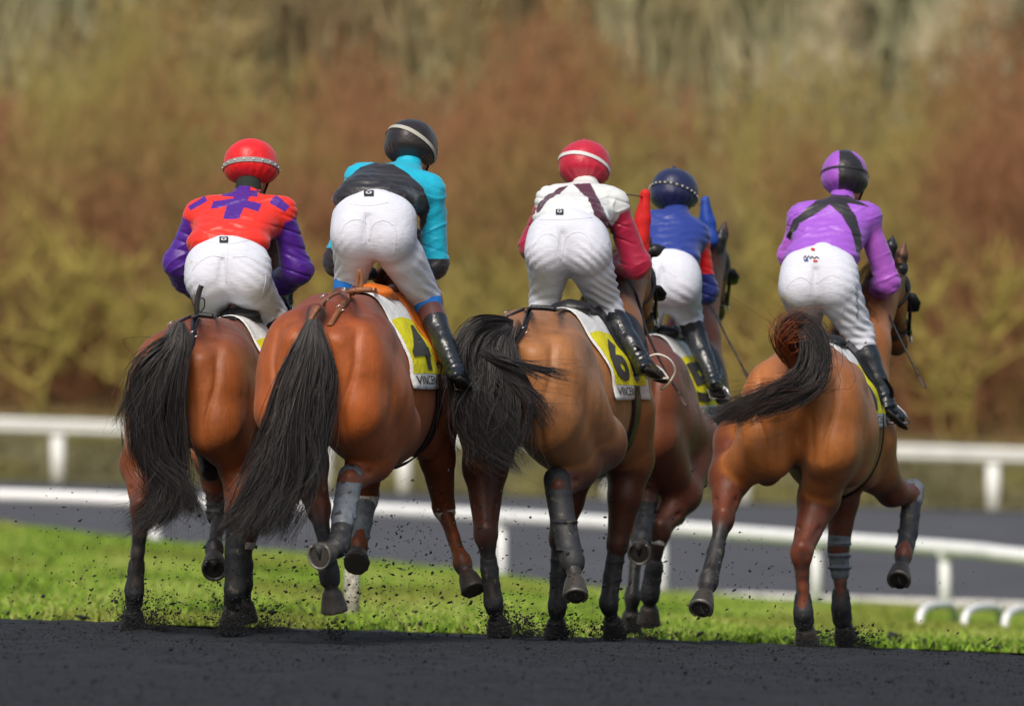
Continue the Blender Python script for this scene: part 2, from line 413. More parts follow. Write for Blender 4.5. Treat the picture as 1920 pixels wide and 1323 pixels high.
WG = [srgb(136, 118, 90), srgb(152, 134, 100), srgb(160, 148, 112), srgb(148, 142, 104), srgb(170, 162, 130), srgb(154, 154, 122)]
v1, c1 = twig_cloud(190000, -28, 28, 172, 188, lambda x, D: 4.7+.5*np.sin(x*1.3)+.5*np.sin(x*.7+1), WC)
v2, c2 = twig_cloud(140000, -30, 30, 190, 225, lambda x, D: 12+.6*np.sin(x*.9), WG, ln=(.8, 3.2), wd=.042, soft=False, lean=.2)
V = np.vstack([v1, v2]); cc = np.vstack([c1, c2])
tk = mesh_obj('undergrowth', V, np.arange(len(V)).reshape(-1, 4), m_twig, None, col=cc, smooth=False)
tag(tk, 'blurred mass of leafless brown thicket filling the wood behind the track', 'undergrowth', kind='stuff')

def bare_tree(name, x, D, H, spread, colT, colC, nb, nf, seed, lean=0.0, ascend=.9, base=0, fl=(.12, .5), fw=.02, lw=1.0):
    """trunk(s) with bent limbs; crown = fine twigs along the limbs"""
    R_ = np.random.default_rng(seed); z0 = hillz(D, x)
    root = empty(name, (x, D, z0)); tm = MB(); cr = MB(); tips = []
    ns = base or 1
    for s_ in range(ns):
        ang = (s_-(ns-1)/2)*.5/max(ns-1, 1)*2*spread/H*1.4+R_.normal(0, .05)+lean if ns > 1 else lean
        pts = [np.array([x+R_.normal(0, .08)*ns, D+R_.normal(0, .2), z0-.05])]
        for i in range(6):
            f = (i+1)/6; pts.append(pts[-1]+np.array([math.sin(ang)+R_.normal(0, .07), R_.normal(0, .08), math.cos(ang)])*H*.8/6); ang += R_.normal(0, .12)
        r0 = (.05*H/5*(.6 if ns > 1 else 1.7)+.02)
        tm.tube(spline(pts, 14), np.linspace(r0, .02, 14), 6, colT)
        for b in range(nb//ns):
            f = R_.uniform(.15, .97); i = int(f*6); p = pts[i]+(pts[min(i+1, 6)]-pts[i])*(f*6-i)
            sgn = R_.choice([-1, 1]); el = R_.uniform(.35, 1.1)*ascend; L_ = spread*R_.uniform(.4, 1.0)*(1.15-f*.6)
            q = [p]; az = R_.uniform(-.7, .7)
            for t in range(4):
                d = np.array([sgn*math.cos(el)*math.cos(az), math.sin(az)*.7, math.sin(el)]); q.append(q[-1]+d*L_/4); el += R_.normal(.12, .22)
            tm.tube(spline(q, 7), np.linspace(r0*.34*lw, .008*lw, 7), 5, colC[int(R_.integers(0, len(colC)))])
            tips.append(q)
    n = nf; T = np.array([spline(t, 12) for t in tips]); k = R_.integers(0, len(T), n); j = R_.integers(2, 12, n)
    p = T[k, j]+R_.normal(0, .12, (n, 3)); a = R_.normal(0, .8, n); L_ = R_.uniform(*fl, n)
    d = np.stack([np.sin(a), R_.normal(0, .3, n), np.cos(a)], -1)*L_[:, None]; s = np.stack([np.cos(a), 0*a, -np.sin(a)], -1)*fw
    V = np.empty((n, 4, 3)); V[:, 0] = p-s; V[:, 1] = p+s; V[:, 2] = p+d+s*.2; V[:, 3] = p+d-s*.2
    c = np.array(colC)[R_.integers(0, len(colC), n)]
    tm.build('trunk', m_twig, root, attr=True)
    mesh_obj('crown', V.reshape(-1, 3), np.arange(4*n).reshape(-1, 4), m_twig, root, col=np.repeat(c, 4, 0), smooth=False)
    return root
MOSS = [srgb(158, 146, 78), srgb(146, 132, 74), srgb(138, 120, 72), srgb(172, 158, 86)]
RUST = [srgb(156, 104, 80), srgb(142, 95, 75), srgb(134, 99, 77), srgb(161, 118, 88)]
TAN = [srgb(163, 145, 98), srgb(182, 166, 121), srgb(141, 119, 80)]
GREY = [srgb(193, 182, 152), srgb(167, 153, 123), srgb(217, 206, 173)]
def wx(px, D): return (px-960)/F*D
BUSH = [  # px, D, H, spread, palette, stems, label
 (60, 170.6, 5.2, 2.4, MOSS, 3, 'mossy yellow shrub at the left end of the wood'),
 (130, 178, 7.2, 2.2, RUST, 4, 'tall rust red bush at upper left of the wood'),
 (250, 170.6, 4.4, 2.0, MOSS, 3, 'mossy shrub between the left rust bush and the red capped rider'),
 (330, 181, 6.6, 1.9, RUST, 4, 'rust brown bush just left of the red capped rider'),
 (560, 170.6, 5.6, 1.5, MOSS, 2, 'olive sapling between the red capped and black capped riders'),
 (900, 170.6, 4.2, 2.0, MOSS, 3, 'bright mossy branching shrub right of the black capped rider'),
 (800, 182, 6.4, 2.0, RUST, 4, 'brown bush above the black capped rider'),
 (1110, 180, 6.9, 2.3, RUST, 5, 'broad dark red bush rising above the crimson capped rider'),
 (1420, 170.6, 4.8, 1.8, MOSS, 3, 'yellowish shrub between the navy capped and purple capped riders'),
 (1330, 183, 6.0, 2.0, RUST, 4, 'brown bush above the navy capped rider'),
 (1560, 182, 6.2, 2.0, RUST, 4, 'russet bush above the purple capped rider'),
 (1800, 170.6, 4.9, 2.0, MOSS, 3, 'mossy shrub with arching branches right of the purple capped rider'),
 (1850, 181, 6.4, 2.0, RUST, 4, 'rust bush at the right end of the wood'),
]
for i, (px, D, H, sp, colr, ns, lab) in enumerate(BUSH):
    r = bare_tree('bush', wx(px, D), D, H, sp, TAN[2] if colr is RUST else MOSS[1], colr, (16 if colr is RUST else 11)*ns, 4200 if colr is RUST else 350, 100+i, base=ns, lw=1.0 if colr is RUST else 2.6)
    tag(r, lab, 'bush', 'bare bushes along the edge of the wood')
TREES = [(420, 'tree', 'pale straight trunk rising above and left of the red capped rider'), (640, '', 'thin beige tree left of the black capped rider'),
         (930, '', 'beige tree at the top between the black capped and crimson capped riders'), (1230, '', 'grey trunked tree above the navy capped rider'),
         (1380, '', 'slim grey tree in the pale stand at upper right'), (1480, '', 'grey tree above and left of the purple cap'),
         (1620, '', 'greenish grey tree above the purple capped rider'), (1740, '', 'grey tree at upper right beyond the whip'), (1870, '', 'grey tree at the top right corner'),
         (220, '', 'brown tree at the top left behind the rust bush')]
for i, (px, _, lab) in enumerate(TREES):
    D = 188+(i*7) % 11
    r = bare_tree('tree', wx(px, D), D, 12.5, 2.2, GREY[i % 3], GREY if px > 1200 else TAN, 42, 4200, 200+i, ascend=1.25, fl=(.3, 1.0))
    tag(r, lab, 'tree', 'bare trees in the wood')
# ------------------------------------------------------------------ horses
BLACK = srgb(34, 32, 34); HOOFC = srgb(58, 54, 50)
m_coat = mat('horse_coat', rough=.48, attr=True, vary=.2, vscale=9, bump=.30, bscale=75, bstretch=(1, 1, .22), bump2=.10, b2scale=22, spec=.4, sheen=.08)
m_hair = mat('tail_hair', rough=.42, attr=True, spec=.45)
m_blackl = mat('black_leather', (.014, .014, .016), rough=.38, vary=.3, vscale=20, bump=.25, bscale=60)
m_tanl = mat('tan_leather', srgb(196, 100, 24), rough=.4, vary=.3, vscale=15, bump=.2, bscale=50)
m_brownl = mat('brown_leather', srgb(132, 84, 54), rough=.55, vary=.3, vscale=20)
m_metal = mat('metal', (.62, .62, .64), rough=.25, metal=1)
m_clothw = mat('cloth_white', (.78, .79, .79), rough=.85, bump=.3, bscale=260, bump2=.35, b2scale=20, vary=.06, vscale=9)
m_clothy = mat('cloth_yellow', srgb(232, 222, 22), rough=.8, bump=.2, bscale=220, bump2=.35, b2scale=18, vary=.1, vscale=10)
m_ink = mat('number_ink', srgb(64, 62, 60), rough=.8)
m_bootg = mat('leg_boot_black', srgb(44, 46, 50), rough=.6, vary=.4, vscale=22, bump=.3, bscale=60, spots=(srgb(86, 80, 72), 26, .6))
m_boots = mat('leg_boot_silver', srgb(112, 119, 128), rough=.42, vary=.35, vscale=18, bump=.2, bscale=40, spots=(srgb(70, 68, 66), 20, .6))
m_bandw = mat('bandage_white', srgb(196, 194, 188), rough=.8, vary=.3, vscale=30, bump=.4, bscale=60, spots=(srgb(84, 78, 70), 40, .58))
m_shoe = mat('horseshoe_metal', srgb(120, 118, 114), rough=.5, metal=.6, vary=.3, vscale=30)

class Horse:
    bw = 1.0; kc = .05
    def __init__(s, n, dock, D0, yaw, k, kw, col, top, legc, dark=BLACK):
        s.n = n; s.dock = dock; s.D0 = D0; s.th = math.radians(yaw); s.k = k; s.kw = kw
        s.col, s.top, s.legc, s.dark = col, top, legc, dark
        s.O = P(dock[0], dock[1], D0); s.g = float(gz(s.O[0], D0))
        s.f = np.array([math.sin(s.th), math.cos(s.th), 0]); s.r = np.array([math.cos(s.th), -math.sin(s.th), 0]); s.up = np.array([0, 0, 1.])
        s.R = np.array([s.r, s.f, s.up])
        # height: the top of the croup is given by the picture (top) -> vertical scale
    def L(s, u, v, z):
        kw = s.kw+(1-s.kw)*min(max((u-.45)/.4, 0), 1)+(s.bw-1)*(u > .8); p = s.O+s.f*u*s.k+s.r*v*s.k*kw; p = p.copy(); p[2] = s.zd+(z-1.42)*s.kz; return p
    def px(s, t): return P(t[0], t[1], s.D0+t[2])
    def build(s, legs, neck, label, sheath=None):
        k, kw, kz = s.k, s.kw, s.kz; F_ = Field(); c, t = s.col, s.top
        E = lambda u, v, z, rv, ru, rz, kk=.06, cc=None: F_.ell(s.L(u, v, z), (rv*k*(kw if u < .6 else s.bw), ru*k, rz*kz), kk, cc if cc is not None else c, s.R)
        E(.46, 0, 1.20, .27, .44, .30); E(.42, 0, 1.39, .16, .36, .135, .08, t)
        for v in (-1, 1):
            E(.22, v*.15, 1.13, .158, .215, .30, .045); E(.44, v*.205, 1.09, .12, .25, .29, .06)
            E(.34, v*.19, 1.34, .085, .15, .09, .07, t)                      # point of the hip / gluteal swell
            F_.cone(s.L(.06, v*.085, 1.30), s.L(.10, v*.12, .95), .085*k, .10*k, .04, c)
        E(1.06, 0, 1.12, .262, .68, .33, .10); E(1.2, 0, 1.0, .215, .55, .26, .08)
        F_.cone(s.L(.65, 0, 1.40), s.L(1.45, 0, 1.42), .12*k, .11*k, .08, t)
        for v in (-1, 1): E(1.62, v*.13, 1.14, .12, .26, .36, .08)
        E(1.80, 0, 1.08, .2, .2, .27, .08); F_.cone(s.L(1.42, 0, 1.49), s.L(1.68, 0, 1.46), .05*k, .06*k, .07, t)
        F_.cone(s.L(.04, 0, 1.44), s.L(-.035, 0, 1.36), .05*k, .035*k, .04, s.dark)
        F_.cone(s.L(-.02, 0, 1.30), s.L(-.02, 0, .98), .016, .028, .035, sub=True)
        F_.cone(s.L(.02, 0, 1.0), s.L(.30, 0, .74), .04, .09, .05, sub=True)
        if sheath:
            F_.cone(s.px(sheath[0]), s.px(sheath[1]), .075, .05, .04, srgb(60, 46, 40))
        # neck and head
        nb, poll, muz = s.px(neck[0]), s.px(neck[1]), s.px(neck[2])
        F_.cone(s.L(1.68, 0, 1.22), nb, .21*k, .155*k, .08, c); F_.cone(nb, poll, .14*k, .09, .08, c)
        F_.cone((nb+poll)/2+[0, 0, .06], poll+[0, 0, .03], .09, .07, .06, c)
        hd = muz-poll; hd_ = hd/np.linalg.norm(hd); hx = np.cross(hd_, [0, 0, 1.]); hx /= np.linalg.norm(hx); hz = np.cross(hx, hd_)
        Rh = np.array([hx, hd_, hz])
        F_.ell(poll+hd*.22, (.085, .17, .125), .05, c, Rh); F_.cone(poll+hd*.3, muz-hd_*.03, .085, .052, .05, c)
        F_.ell(muz-hd_*.02, (.055, .065, .06), .04, srgb(50, 40, 36), Rh)
        for v in (-1, 1):
            F_.ell(poll+hd*.26+hx*v*.075-hz*-.03, (.028, .04, .03), .02, c, Rh)
            F_.ell(poll+hd*.33+hx*v*.088-hz*-.03, (.018, .022, .018), .008, srgb(14, 10, 8), Rh)
            F_.ell(muz-hd_*.02+hx*v*.045, (.012, .02, .02), .008, srgb(16, 12, 12), Rh, sub=False)
            F_.ell(poll+hd*.3-hz*.06+hx*v*.045, (.045, .13, .07), .03, c, Rh)
            e0 = poll+hx*v*.055+hz*.05-hd_*.0; ed = np.array([hx[0]*v*.25, hx[1]*v*.25, 0])+[0, 0, 1.]-hd_*.1
            if s.n not in (3, 4) or True:
                ed = ed/np.linalg.norm(ed)*.16
                F_.cone(e0, e0+ed*.55, .035, .034, .02, s.dark); F_.cone(e0+ed*.55, e0+ed, .034, .008, .01, s.dark)
        s.poll, s.muz, s.hd_, s.hx, s.hz = poll, muz, hd_, hx, hz
        s.leg = {}
        for key, j in legs.items():
            pts = [s.px(q) for q in j]; s.leg[key] = pts; v = -1 if key[0] == 'L' else 1
            lc, dk = s.legc, s.dark; dcan = dk if key in s.dkl else lc
            if key[1] == 'H':
                F_.cone(s.L(.36, v*.16, 1.08), pts[0], .185*k, .13*k, .05, c)
                F_.cone(s.L(.14, v*.15, 1.0), pts[1], .155*k, .085*k, .05, c)
                F_.cone(pts[0], pts[1], .14*k, .102*k, .05, lc)
                F_.cone(pts[1], pts[2], .100*k, .053*k, .04, lc)
                ax = pts[2]-pts[1]; back = np.array([0, -1, 0.]); tip = pts[2]+back*.035+[0, 0, .03]
                F_.cone(pts[1]*.35+pts[2]*.65+back*.05, tip, .022, .030, .03, lc)      # achilles tendon, point of hock
                F_.cone(tip, pts[2]-(pts[2]-pts[3])*.35, .030, .028, .02, lc)
                for vv in (-1, 1): F_.ell(pts[2]+np.array([vv*.026, 0, -.01]), (.028, .048, .06), .025, lc)
                rs = [.052*k, .034, .041, .036]
            else:
                F_.cone(s.L(1.62, v*.14, 1.05), pts[0], .15*k, .115*k, .06, c)
                F_.cone(pts[0], pts[1], .115*k, .082*k, .05, lc); F_.cone(pts[1], pts[2], .082*k, .054, .03, lc)
                F_.ell(pts[2], (.053, .055, .07), .025, lc)
                rs = [.048, .034, .040, .036]
            F_.chain(pts[2:6], rs, .02, [dcan, dk if key in s.dkl else lc, dk])
            F_.ell(pts[4]+np.array([0, -.018, .005]), (.041, .043, .058), .03, dcan); F_.cone(pts[3]+np.array([0, -.022, 0]), pts[4]+np.array([0, -.03, .01]), .022, .026, .02, dcan)
            xs_ = np.array([1., 0, 0])
            for vv in (-1, 1):
                if key[1] == 'H': F_.cone(pts[1]*.45+pts[2]*.55+xs_*vv*.050-[0, .045, 0], pts[2]+xs_*vv*.046+np.array([0, -.035, .05]), .010, .006, .018, sub=True)
                F_.cone(pts[2]*.8+pts[3]*.2+xs_*vv*.040-[0, .008, 0], pts[3]*.3+pts[4]*.7+xs_*vv*.040-[0, .010, 0], .007, .006, .014, sub=True)
            a, b = pts[5], pts[6]; d = (b-a)/max(np.linalg.norm(b-a), 1e-6); b = a+d*.125
            F_.hoof(a+d*.02, b, .047, .069, .012, HOOFC); s.leg[key+'s'] = (b, d)
        s.F = F_; V, Q = F_.mesh(.0105, it=2); N = vnormals(V, Q)
        # muscle relief and coat colour
        loc = (V-s.O)@s.R.T/k; zz = (V[:, 2]-s.zd)/kz+1.42
        m = np.clip((zz-.75)/.25, 0, 1)*np.clip((1.5-loc[:, 1])/1.0, 0, 1)
        V = V+N*(m*(.0085*snoise(loc*[1, 1, .5], 11, 0, 10)+.0048*snoise(loc*[1, 1, .45], 30, 10, 22)+.0016*snoise(loc*[1.2, 1, .5], 60, 14, 26)))[:, None]
        av = np.abs(loc[:, 0]/s.kw); rear = np.clip(-(N@s.f)*1.6+.1, 0, 1); win = lambda a, b, x: np.clip((x-a)/.12, 0, 1)*np.clip((b-x)/.12, 0, 1)
        g = .013*np.exp(-((av-(.165+.10*(zz-1.1)+.012*np.sin(zz*17)))/.014)**2)*win(.80, 1.42, zz)*rear
        g += .006*np.exp(-((av-(.075-.02*(zz-1.1)))/.016)**2)*win(.85, 1.25, zz)*rear
        side = np.clip(np.abs(N@s.r)*1.5-.2, 0, 1)
        g += .016*np.exp(-((loc[:, 1]-.80)/.075)**2-((zz-1.26)/.13)**2)*side+.009*np.exp(-((loc[:, 1]-.80+.45*(zz-1.1))/.02)**2)*win(.8, 1.3, zz)*side
        g += .006*np.exp(-((np.abs(loc[:, 0])-.0)/.02)**2)*np.clip(N[:, 2], 0, 1)*win(1.3, 1.8, zz)*(loc[:, 1] < .75)
        V = V-N*g[:, None]; N = vnormals(V, Q)
        col = F_.colors(V, c, s.kc)
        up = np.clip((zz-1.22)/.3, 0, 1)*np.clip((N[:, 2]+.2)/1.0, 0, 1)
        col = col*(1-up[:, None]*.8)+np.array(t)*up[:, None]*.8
        sh = np.clip(snoise(V*[1, .6, .7], 5, 5, 17)*.5+.5, 0, 1)[:, None]
        low = np.clip((1.02-zz)/.5, 0, 1)[:, None]*np.clip((loc[:, 1]*-1+1.2), 0, 1)[:, None]
        col = col*(.86+.28*sh)
        if s.clip:
            b = inpoly(proj(V), s.clip) if False else np.zeros(len(V), bool)
        mud = np.clip((.75-zz)/.5, 0, 1)*np.clip(snoise(V, 70, 2, 14)*1.3+.15, 0, .85); col = col*(1-mud[:, None])+np.array(srgb(58, 54, 52))*mud[:, None]
        s.fix(V, N, col, zz, loc)
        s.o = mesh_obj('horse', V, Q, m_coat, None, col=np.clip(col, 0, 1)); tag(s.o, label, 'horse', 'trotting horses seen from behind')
        s.bvh = BVHTree.FromPolygons([tuple(v) for v in V], [tuple(int(i) for i in f) for f in Q])
    clip = None; darkleg = True
    def fix(s, V, N, col, zz, loc): pass
    def hit(s, u, th, off, v0=0.0, z0=1.14):
        a = s.L(u, v0, z0); d = s.r*math.sin(th)+s.up*math.cos(th)
        h = s.bvh.ray_cast(Vector(a+d*1.0), Vector(-d), 1.0)
        p = np.array(h[0]) if h[0] is not None else a+d*.34
        mx = (.30+.10*abs(math.cos(th)))*s.k
        if np.linalg.norm(p-a) > mx: p = a+d*mx
        return p+d*off
    def sheet(s, name, ufun, ths, m, off, nu=16, wav=0, parent=None, thick=.004):
        V = []
        for i, th in enumerate(ths):
            u0, u1 = ufun(i/(len(ths)-1))
            for j in range(nu):
                f = j/(nu-1); u = u0+(u1-u0)*f
                V.append(s.hit(u, math.radians(th), off+wav*(.5+.5*math.sin(f*17+th*.13))*(i/(len(ths)-1))+wav*.4*math.sin(th*.2+f*5)))
        n = nu; Fc = [(i*n+j, i*n+j+1, (i+1)*n+j+1, (i+1)*n+j) for i in range(len(ths)-1) for j in range(n-1)]
        V = np.array(V)
        G_ = V.reshape(len(ths), nu, 3)
        for _ in range(2):
            G_[1:-1] = (G_[:-2]+2*G_[1:-1]+G_[2:])/4
            G_[:, 1:-1] = (G_[:, :-2]+2*G_[:, 1:-1]+G_[:, 2:])/4
        o = mesh_obj(name, G_.reshape(-1, 3), Fc, m, parent or s.o)
        md = o.modifiers.new('thickness', 'SOLIDIFY'); md.thickness = thick; md.offset = 0
        s.grid = G_; return o
    def on_grid(s, G_, fu, ft, off):         # point on a draped cloth grid, fu across (0..1), ft down (0..1)
        a = ft*(G_.shape[0]-1); b = fu*(G_.shape[1]-1); i = int(min(max(a, 0), G_.shape[0]-1.001)); j = int(min(max(b, 0), G_.shape[1]-1.001)); fa, fb = a-i, b-j
        p = G_[i, j]*(1-fa)*(1-fb)+G_[i+1, j]*fa*(1-fb)+G_[i, j+1]*(1-fa)*fb+G_[i+1, j+1]*fa*fb
        n = np.cross(G_[i, j+1]-G_[i, j], G_[i+1, j]-G_[i, j]); n /= max(np.linalg.norm(n), 1e-9)
        if n@s.r < 0: n = -n
        return p+n*off
    def write(s, name, txt, G_, u0, u1, t0, t1, m, parent, off=.007, bold=.02):
        cu = bpy.data.curves.new(name, 'FONT'); cu.body = txt; cu.offset = bold; cu.resolution_u = 3
        to = bpy.data.objects.new('tmp', cu); C.objects.link(to); bpy.context.view_layer.update()
        me = bpy.data.meshes.new_from_object(to); bpy.data.objects.remove(to)
        import bmesh
        bm = bmesh.new(); bm.from_mesh(me); bpy.data.meshes.remove(me)
        xs = [v.co.x for v in bm.verts]; ys = [v.co.y for v in bm.verts]; x0, x1, y0, y1 = min(xs), max(xs), min(ys), max(ys)
        for i in range(1, 14):
            bmesh.ops.bisect_plane(bm, geom=bm.verts[:]+bm.edges[:]+bm.faces[:], plane_co=(0, y0+(y1-y0)*i/14, 0), plane_no=(0, 1, 0))
        for i in range(1, 6):
            bmesh.ops.bisect_plane(bm, geom=bm.verts[:]+bm.edges[:]+bm.faces[:], plane_co=(x0+(x1-x0)*i/6, 0, 0), plane_no=(1, 0, 0))
        bm.verts.index_update()
        V = [s.on_grid(G_, u0+(u1-u0)*(v.co.x-x0)/(x1-x0), t1+(t0-t1)*(v.co.y-y0)/(y1-y0), off) for v in bm.verts]
        Fc = [tuple(v.index for v in f.verts) for f in bm.faces]; bm.free()
        return mesh_obj(name, V, Fc, m, parent, smooth=False)
    def ribbon(s, name, pts, w_, m, off=.008, parent=None, n=30, thick=.004):
        """a flat strap laid on the coat; pts are picture points where it runs"""
        pp = spline(pts, n); V = []; last = None; cen = []; nor = []
        for q in pp:
            o = np.array([0, 0, EYE]); d = P(q[0], q[1], 40)-o; d /= np.linalg.norm(d)
            h = s.bvh.ray_cast(Vector(o), Vector(d), 80)
            if h[0] is not None: last = (np.array(h[0]), np.array(h[1]))
            elif last is None: last = (P(q[0], q[1], s.D0), np.array([0, -1., 0]))
            else: last = (P(q[0], q[1], last[0][1]), last[1])
            cen.append(last[0]); nor.append(last[1])
        cen = np.array(cen); nor = np.array(nor)
        for _ in range(3): cen[1:-1] = (cen[:-2]+2*cen[1:-1]+cen[2:])/4; nor[1:-1] = (nor[:-2]+2*nor[1:-1]+nor[2:])/4
        for i in range(n):
            d = cen[min(i+1, n-1)]-cen[max(i-1, 0)]; d /= max(np.linalg.norm(d), 1e-9); nn = nor[i]/max(np.linalg.norm(nor[i]), 1e-9)
            a = np.cross(d, nn); a /= max(np.linalg.norm(a), 1e-9)
            V += [cen[i]+nn*off-a*w_/2, cen[i]+nn*(off+.003), cen[i]+nn*off+a*w_/2]
        Fc = [(3*i+j, 3*i+j+1, 3*i+j+4, 3*i+j+3) for i in range(n-1) for j in (0, 1)]
        o = mesh_obj(name, V, Fc, m, parent or s.o); md = o.modifiers.new('thickness', 'SOLIDIFY'); md.thickness = thick; md.offset = 0
        return o
    def wrap(s, name, key, i0, i1, f0, f1, r0, r1, m, infl=.0, bell=None, rings=0):
        """a boot or bandage round the leg between joints i0+f0 .. i1+f1"""
        r0 += .001; r1 += .000; P_ = s.leg[key]; pt = lambda i, f: P_[i]+(P_[min(i+1, 6)]-P_[i])*f
        F_ = Field(); a, b = pt(i0, f0), pt(i1, f1); mid = [a]
        for i in range(i0+1, i1+1): mid.append(P_[i])
        mid.append(b); nn = len(mid)
        for i in range(nn-1):
            ra = r0+(r1-r0)*i/(nn-1); rb = r0+(r1-r0)*(i+1)/(nn-1)
            F_.cone(mid[i], mid[i+1], ra, rb, .012)
        if i1 >= 4: F_.ell(P_[4]+np.array([0, -.018, .005]), (.045, .047, .060), .02)
        if rings:
            for t in range(rings):
                c = a+(b-a)*(t+.5)/rings; F_.ell(c, (r0+.005, r0+.005, .011), .006)
        V, Q = F_.mesh(.007, it=2); return mesh_obj(name, V, Q, m, s.o)
    def shoe(s, key):
        c, d = s.leg[key+'s']; ref = np.array([0, 0, 1.]) if abs(d[2]) < .8 else np.array([0, 1., 0])
        a = np.cross(d, ref); a /= np.linalg.norm(a); b = np.cross(a, d); mb = MB()
        if b@(s.leg[key][6]-s.leg[key][4]) < 0: b = -b
        pts = [c+d*.003+(a*math.cos(t)*.056+b*math.sin(t)*.061) for t in np.linspace(-.9, math.pi+.9, 22)]
        mb.tube(pts, .010, 8, flat=.6); mb.build('horseshoe', m_shoe, s.o)
        mb = MB(); mb.tube([c-b*.052+d*.001, c-b*.02+d*.004, c+b*.022+d*.001], [.024, .014, .003], 8, flat=.35); mb.build('frog', m_bootg, s.o)

def strands(name, locks, n, parent, cols, r=.0016, seed=1, m=None, wav=.012, seg=18, lmin=.62, wm=1.0):
    """hair: every lock is a list of stations (x, y, halfwidth px, depth) ; strands follow it with their own drift"""
    R_ = np.random.default_rng(seed); Vs = []; Fs = []; Cs = []; base = 0
    tot = sum(l[1] for l in locks)
    for lk in locks:
        st, share, D0 = lk[0], lk[1], lk[2]; cc = lk[3] if len(lk) > 3 else cols
        q = spline([(a, b, w_, d) for (a, b, w_, d) in st], seg)
        cen = np.array([P(a, b, D0+d) for a, b, w_, d in q]); s_ = F/(D0); W = q[:, 2]/s_*wm
        t = np.gradient(cen, axis=0); t /= np.maximum(np.linalg.norm(t, axis=1), 1e-9)[:, None]
        side = np.cross(t, [0, 1, 0]); side /= np.maximum(np.linalg.norm(side, axis=1), 1e-9)[:, None]
        m_ = int(n*share/tot)
        lat = R_.normal(0, .48, m_); lat = np.clip(lat, -1.25, 1.25); dep = R_.uniform(-1, 1, m_)*np.sqrt(np.maximum(0, 1-np.clip(np.abs(lat), 0, 1)**2))
        fl = R_.random(m_) < .06
        length = np.clip(R_.beta(3.2, 1.3, m_)*(1.06-lmin)+lmin, 0, 1.04)
        clump = np.round(lat*5.0+R_.normal(0, .35, m_))/5.0; ci = np.round(clump*5).astype(int)+12; tp, tf, ta = R_.uniform(0, 6.28, (40, 3)), R_.uniform(.8, 2.6, (40, 3)), R_.uniform(.6, 1.6, 40)
        ph = tp[ci]+R_.normal(0, .35, (m_, 3)); fr = tf[ci]+R_.normal(0, .25, (m_, 3)); am = wav*ta[ci]*R_.uniform(.7, 1.2, m_)*(1+1.5*fl)
        u = np.linspace(0, 1, seg)
        L_ = np.empty((m_, seg, 3))
        for i in range(seg):
            f = np.clip(u[i]*length, 0, 1); x = f*(seg-1); a = np.clip(x.astype(int), 0, seg-2); fr_ = (x-a)[:, None]
            c = cen[a]*(1-fr_)+cen[a+1]*fr_; sd = side[a]; wv = (W[a]*(1-fr_[:, 0])+W[a+1]*fr_[:, 0])
            lt = lat+(clump-lat)*np.clip(f*1.3, 0, 1)*.75+np.where(fl, np.sign(lat)*f**2*.6, 0)
            p = c+sd*(wv*lt)[:, None]+np.array([0, 1, 0])*(wv*.42*dep)[:, None]
            p = p+am[:, None]*(f[:, None]+1.6*f[:, None]**3)*np.stack([np.sin(fr[:, 0]*f*3+ph[:, 0]), np.sin(fr[:, 1]*f*3+ph[:, 1]), .5*np.sin(fr[:, 2]*f*3+ph[:, 2])], -1)
            L_[:, i] = p
        rr = r*np.concatenate([np.linspace(1, 1.15, seg//2), np.linspace(1.15, .25, seg-seg//2)])
        T = np.gradient(L_, axis=1); T /= np.maximum(np.linalg.norm(T, axis=2), 1e-9)[..., None]
        A = np.cross(T, [0, 1, 0]); A /= np.maximum(np.linalg.norm(A, axis=2), 1e-9)[..., None]; B = np.cross(T, A)
        ring = []
        for kx in range(3):
            an = 2*math.pi*kx/3; ring.append(L_+(A*math.cos(an)+B*math.sin(an))*rr[None, :, None]*R_.uniform(.7, 1.5, m_)[:, None, None])
        V = np.stack(ring, 2).reshape(-1, 3); Vs.append(V)
        i, j, kx = np.meshgrid(np.arange(m_), np.arange(seg-1), np.arange(3), indexing='ij'); i, j, kx = i.ravel(), j.ravel(), kx.ravel(); k2 = (kx+1) % 3
        b0 = base+(i*seg+j)*3; Fs.append(np.stack([b0+kx, b0+k2, b0+3+k2, b0+3+kx], 1)); base += len(V)
        cs = np.array(cc)[R_.integers(0, len(cc), m_)]*R_.uniform(.6, 1.4, m_)[:, None]
        Cs.append(np.repeat(cs, seg*3, 0))
    return mesh_obj(name, np.vstack(Vs), np.vstack(Fs), m or m_hair, parent, col=np.vstack(Cs))

HAIR = [srgb(26, 24, 27), srgb(38, 34, 36), srgb(50, 42, 42), srgb(22, 21, 25)]
HAIRB = [srgb(60, 42, 38), srgb(40, 32, 32), srgb(84, 52, 38)]
HAIRO = [srgb(150, 78, 36), srgb(120, 58, 30), srgb(94, 48, 32)]

def horse(n, dock, D0, yaw, croup_y, k, kw, cols, legs, neck, label, sheath=None, darkleg=True, fix=None, bw=1.0, kc=.05, dkl=('LH', 'RH', 'LF', 'RF')):
    h = Horse(n, dock, D0, yaw, k, kw, *cols)
    s_ = F/(D0+.4*k); ztop = EYE+(YH-croup_y)/s_; h.kz = (ztop-h.g)/1.53*1.0; h.zd = ztop-(1.53-1.42)*h.kz
    h.darkleg = darkleg; h.bw = bw; h.kc = kc; h.dkl = dkl
    if fix: h.fix = fix
    h.build(legs, neck, label, sheath); return h
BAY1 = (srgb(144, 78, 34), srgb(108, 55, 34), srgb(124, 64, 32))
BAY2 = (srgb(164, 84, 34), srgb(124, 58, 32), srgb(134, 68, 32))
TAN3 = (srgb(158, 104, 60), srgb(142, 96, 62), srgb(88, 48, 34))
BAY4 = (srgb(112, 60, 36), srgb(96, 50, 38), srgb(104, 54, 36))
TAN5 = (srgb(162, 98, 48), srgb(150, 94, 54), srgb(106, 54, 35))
H = {}
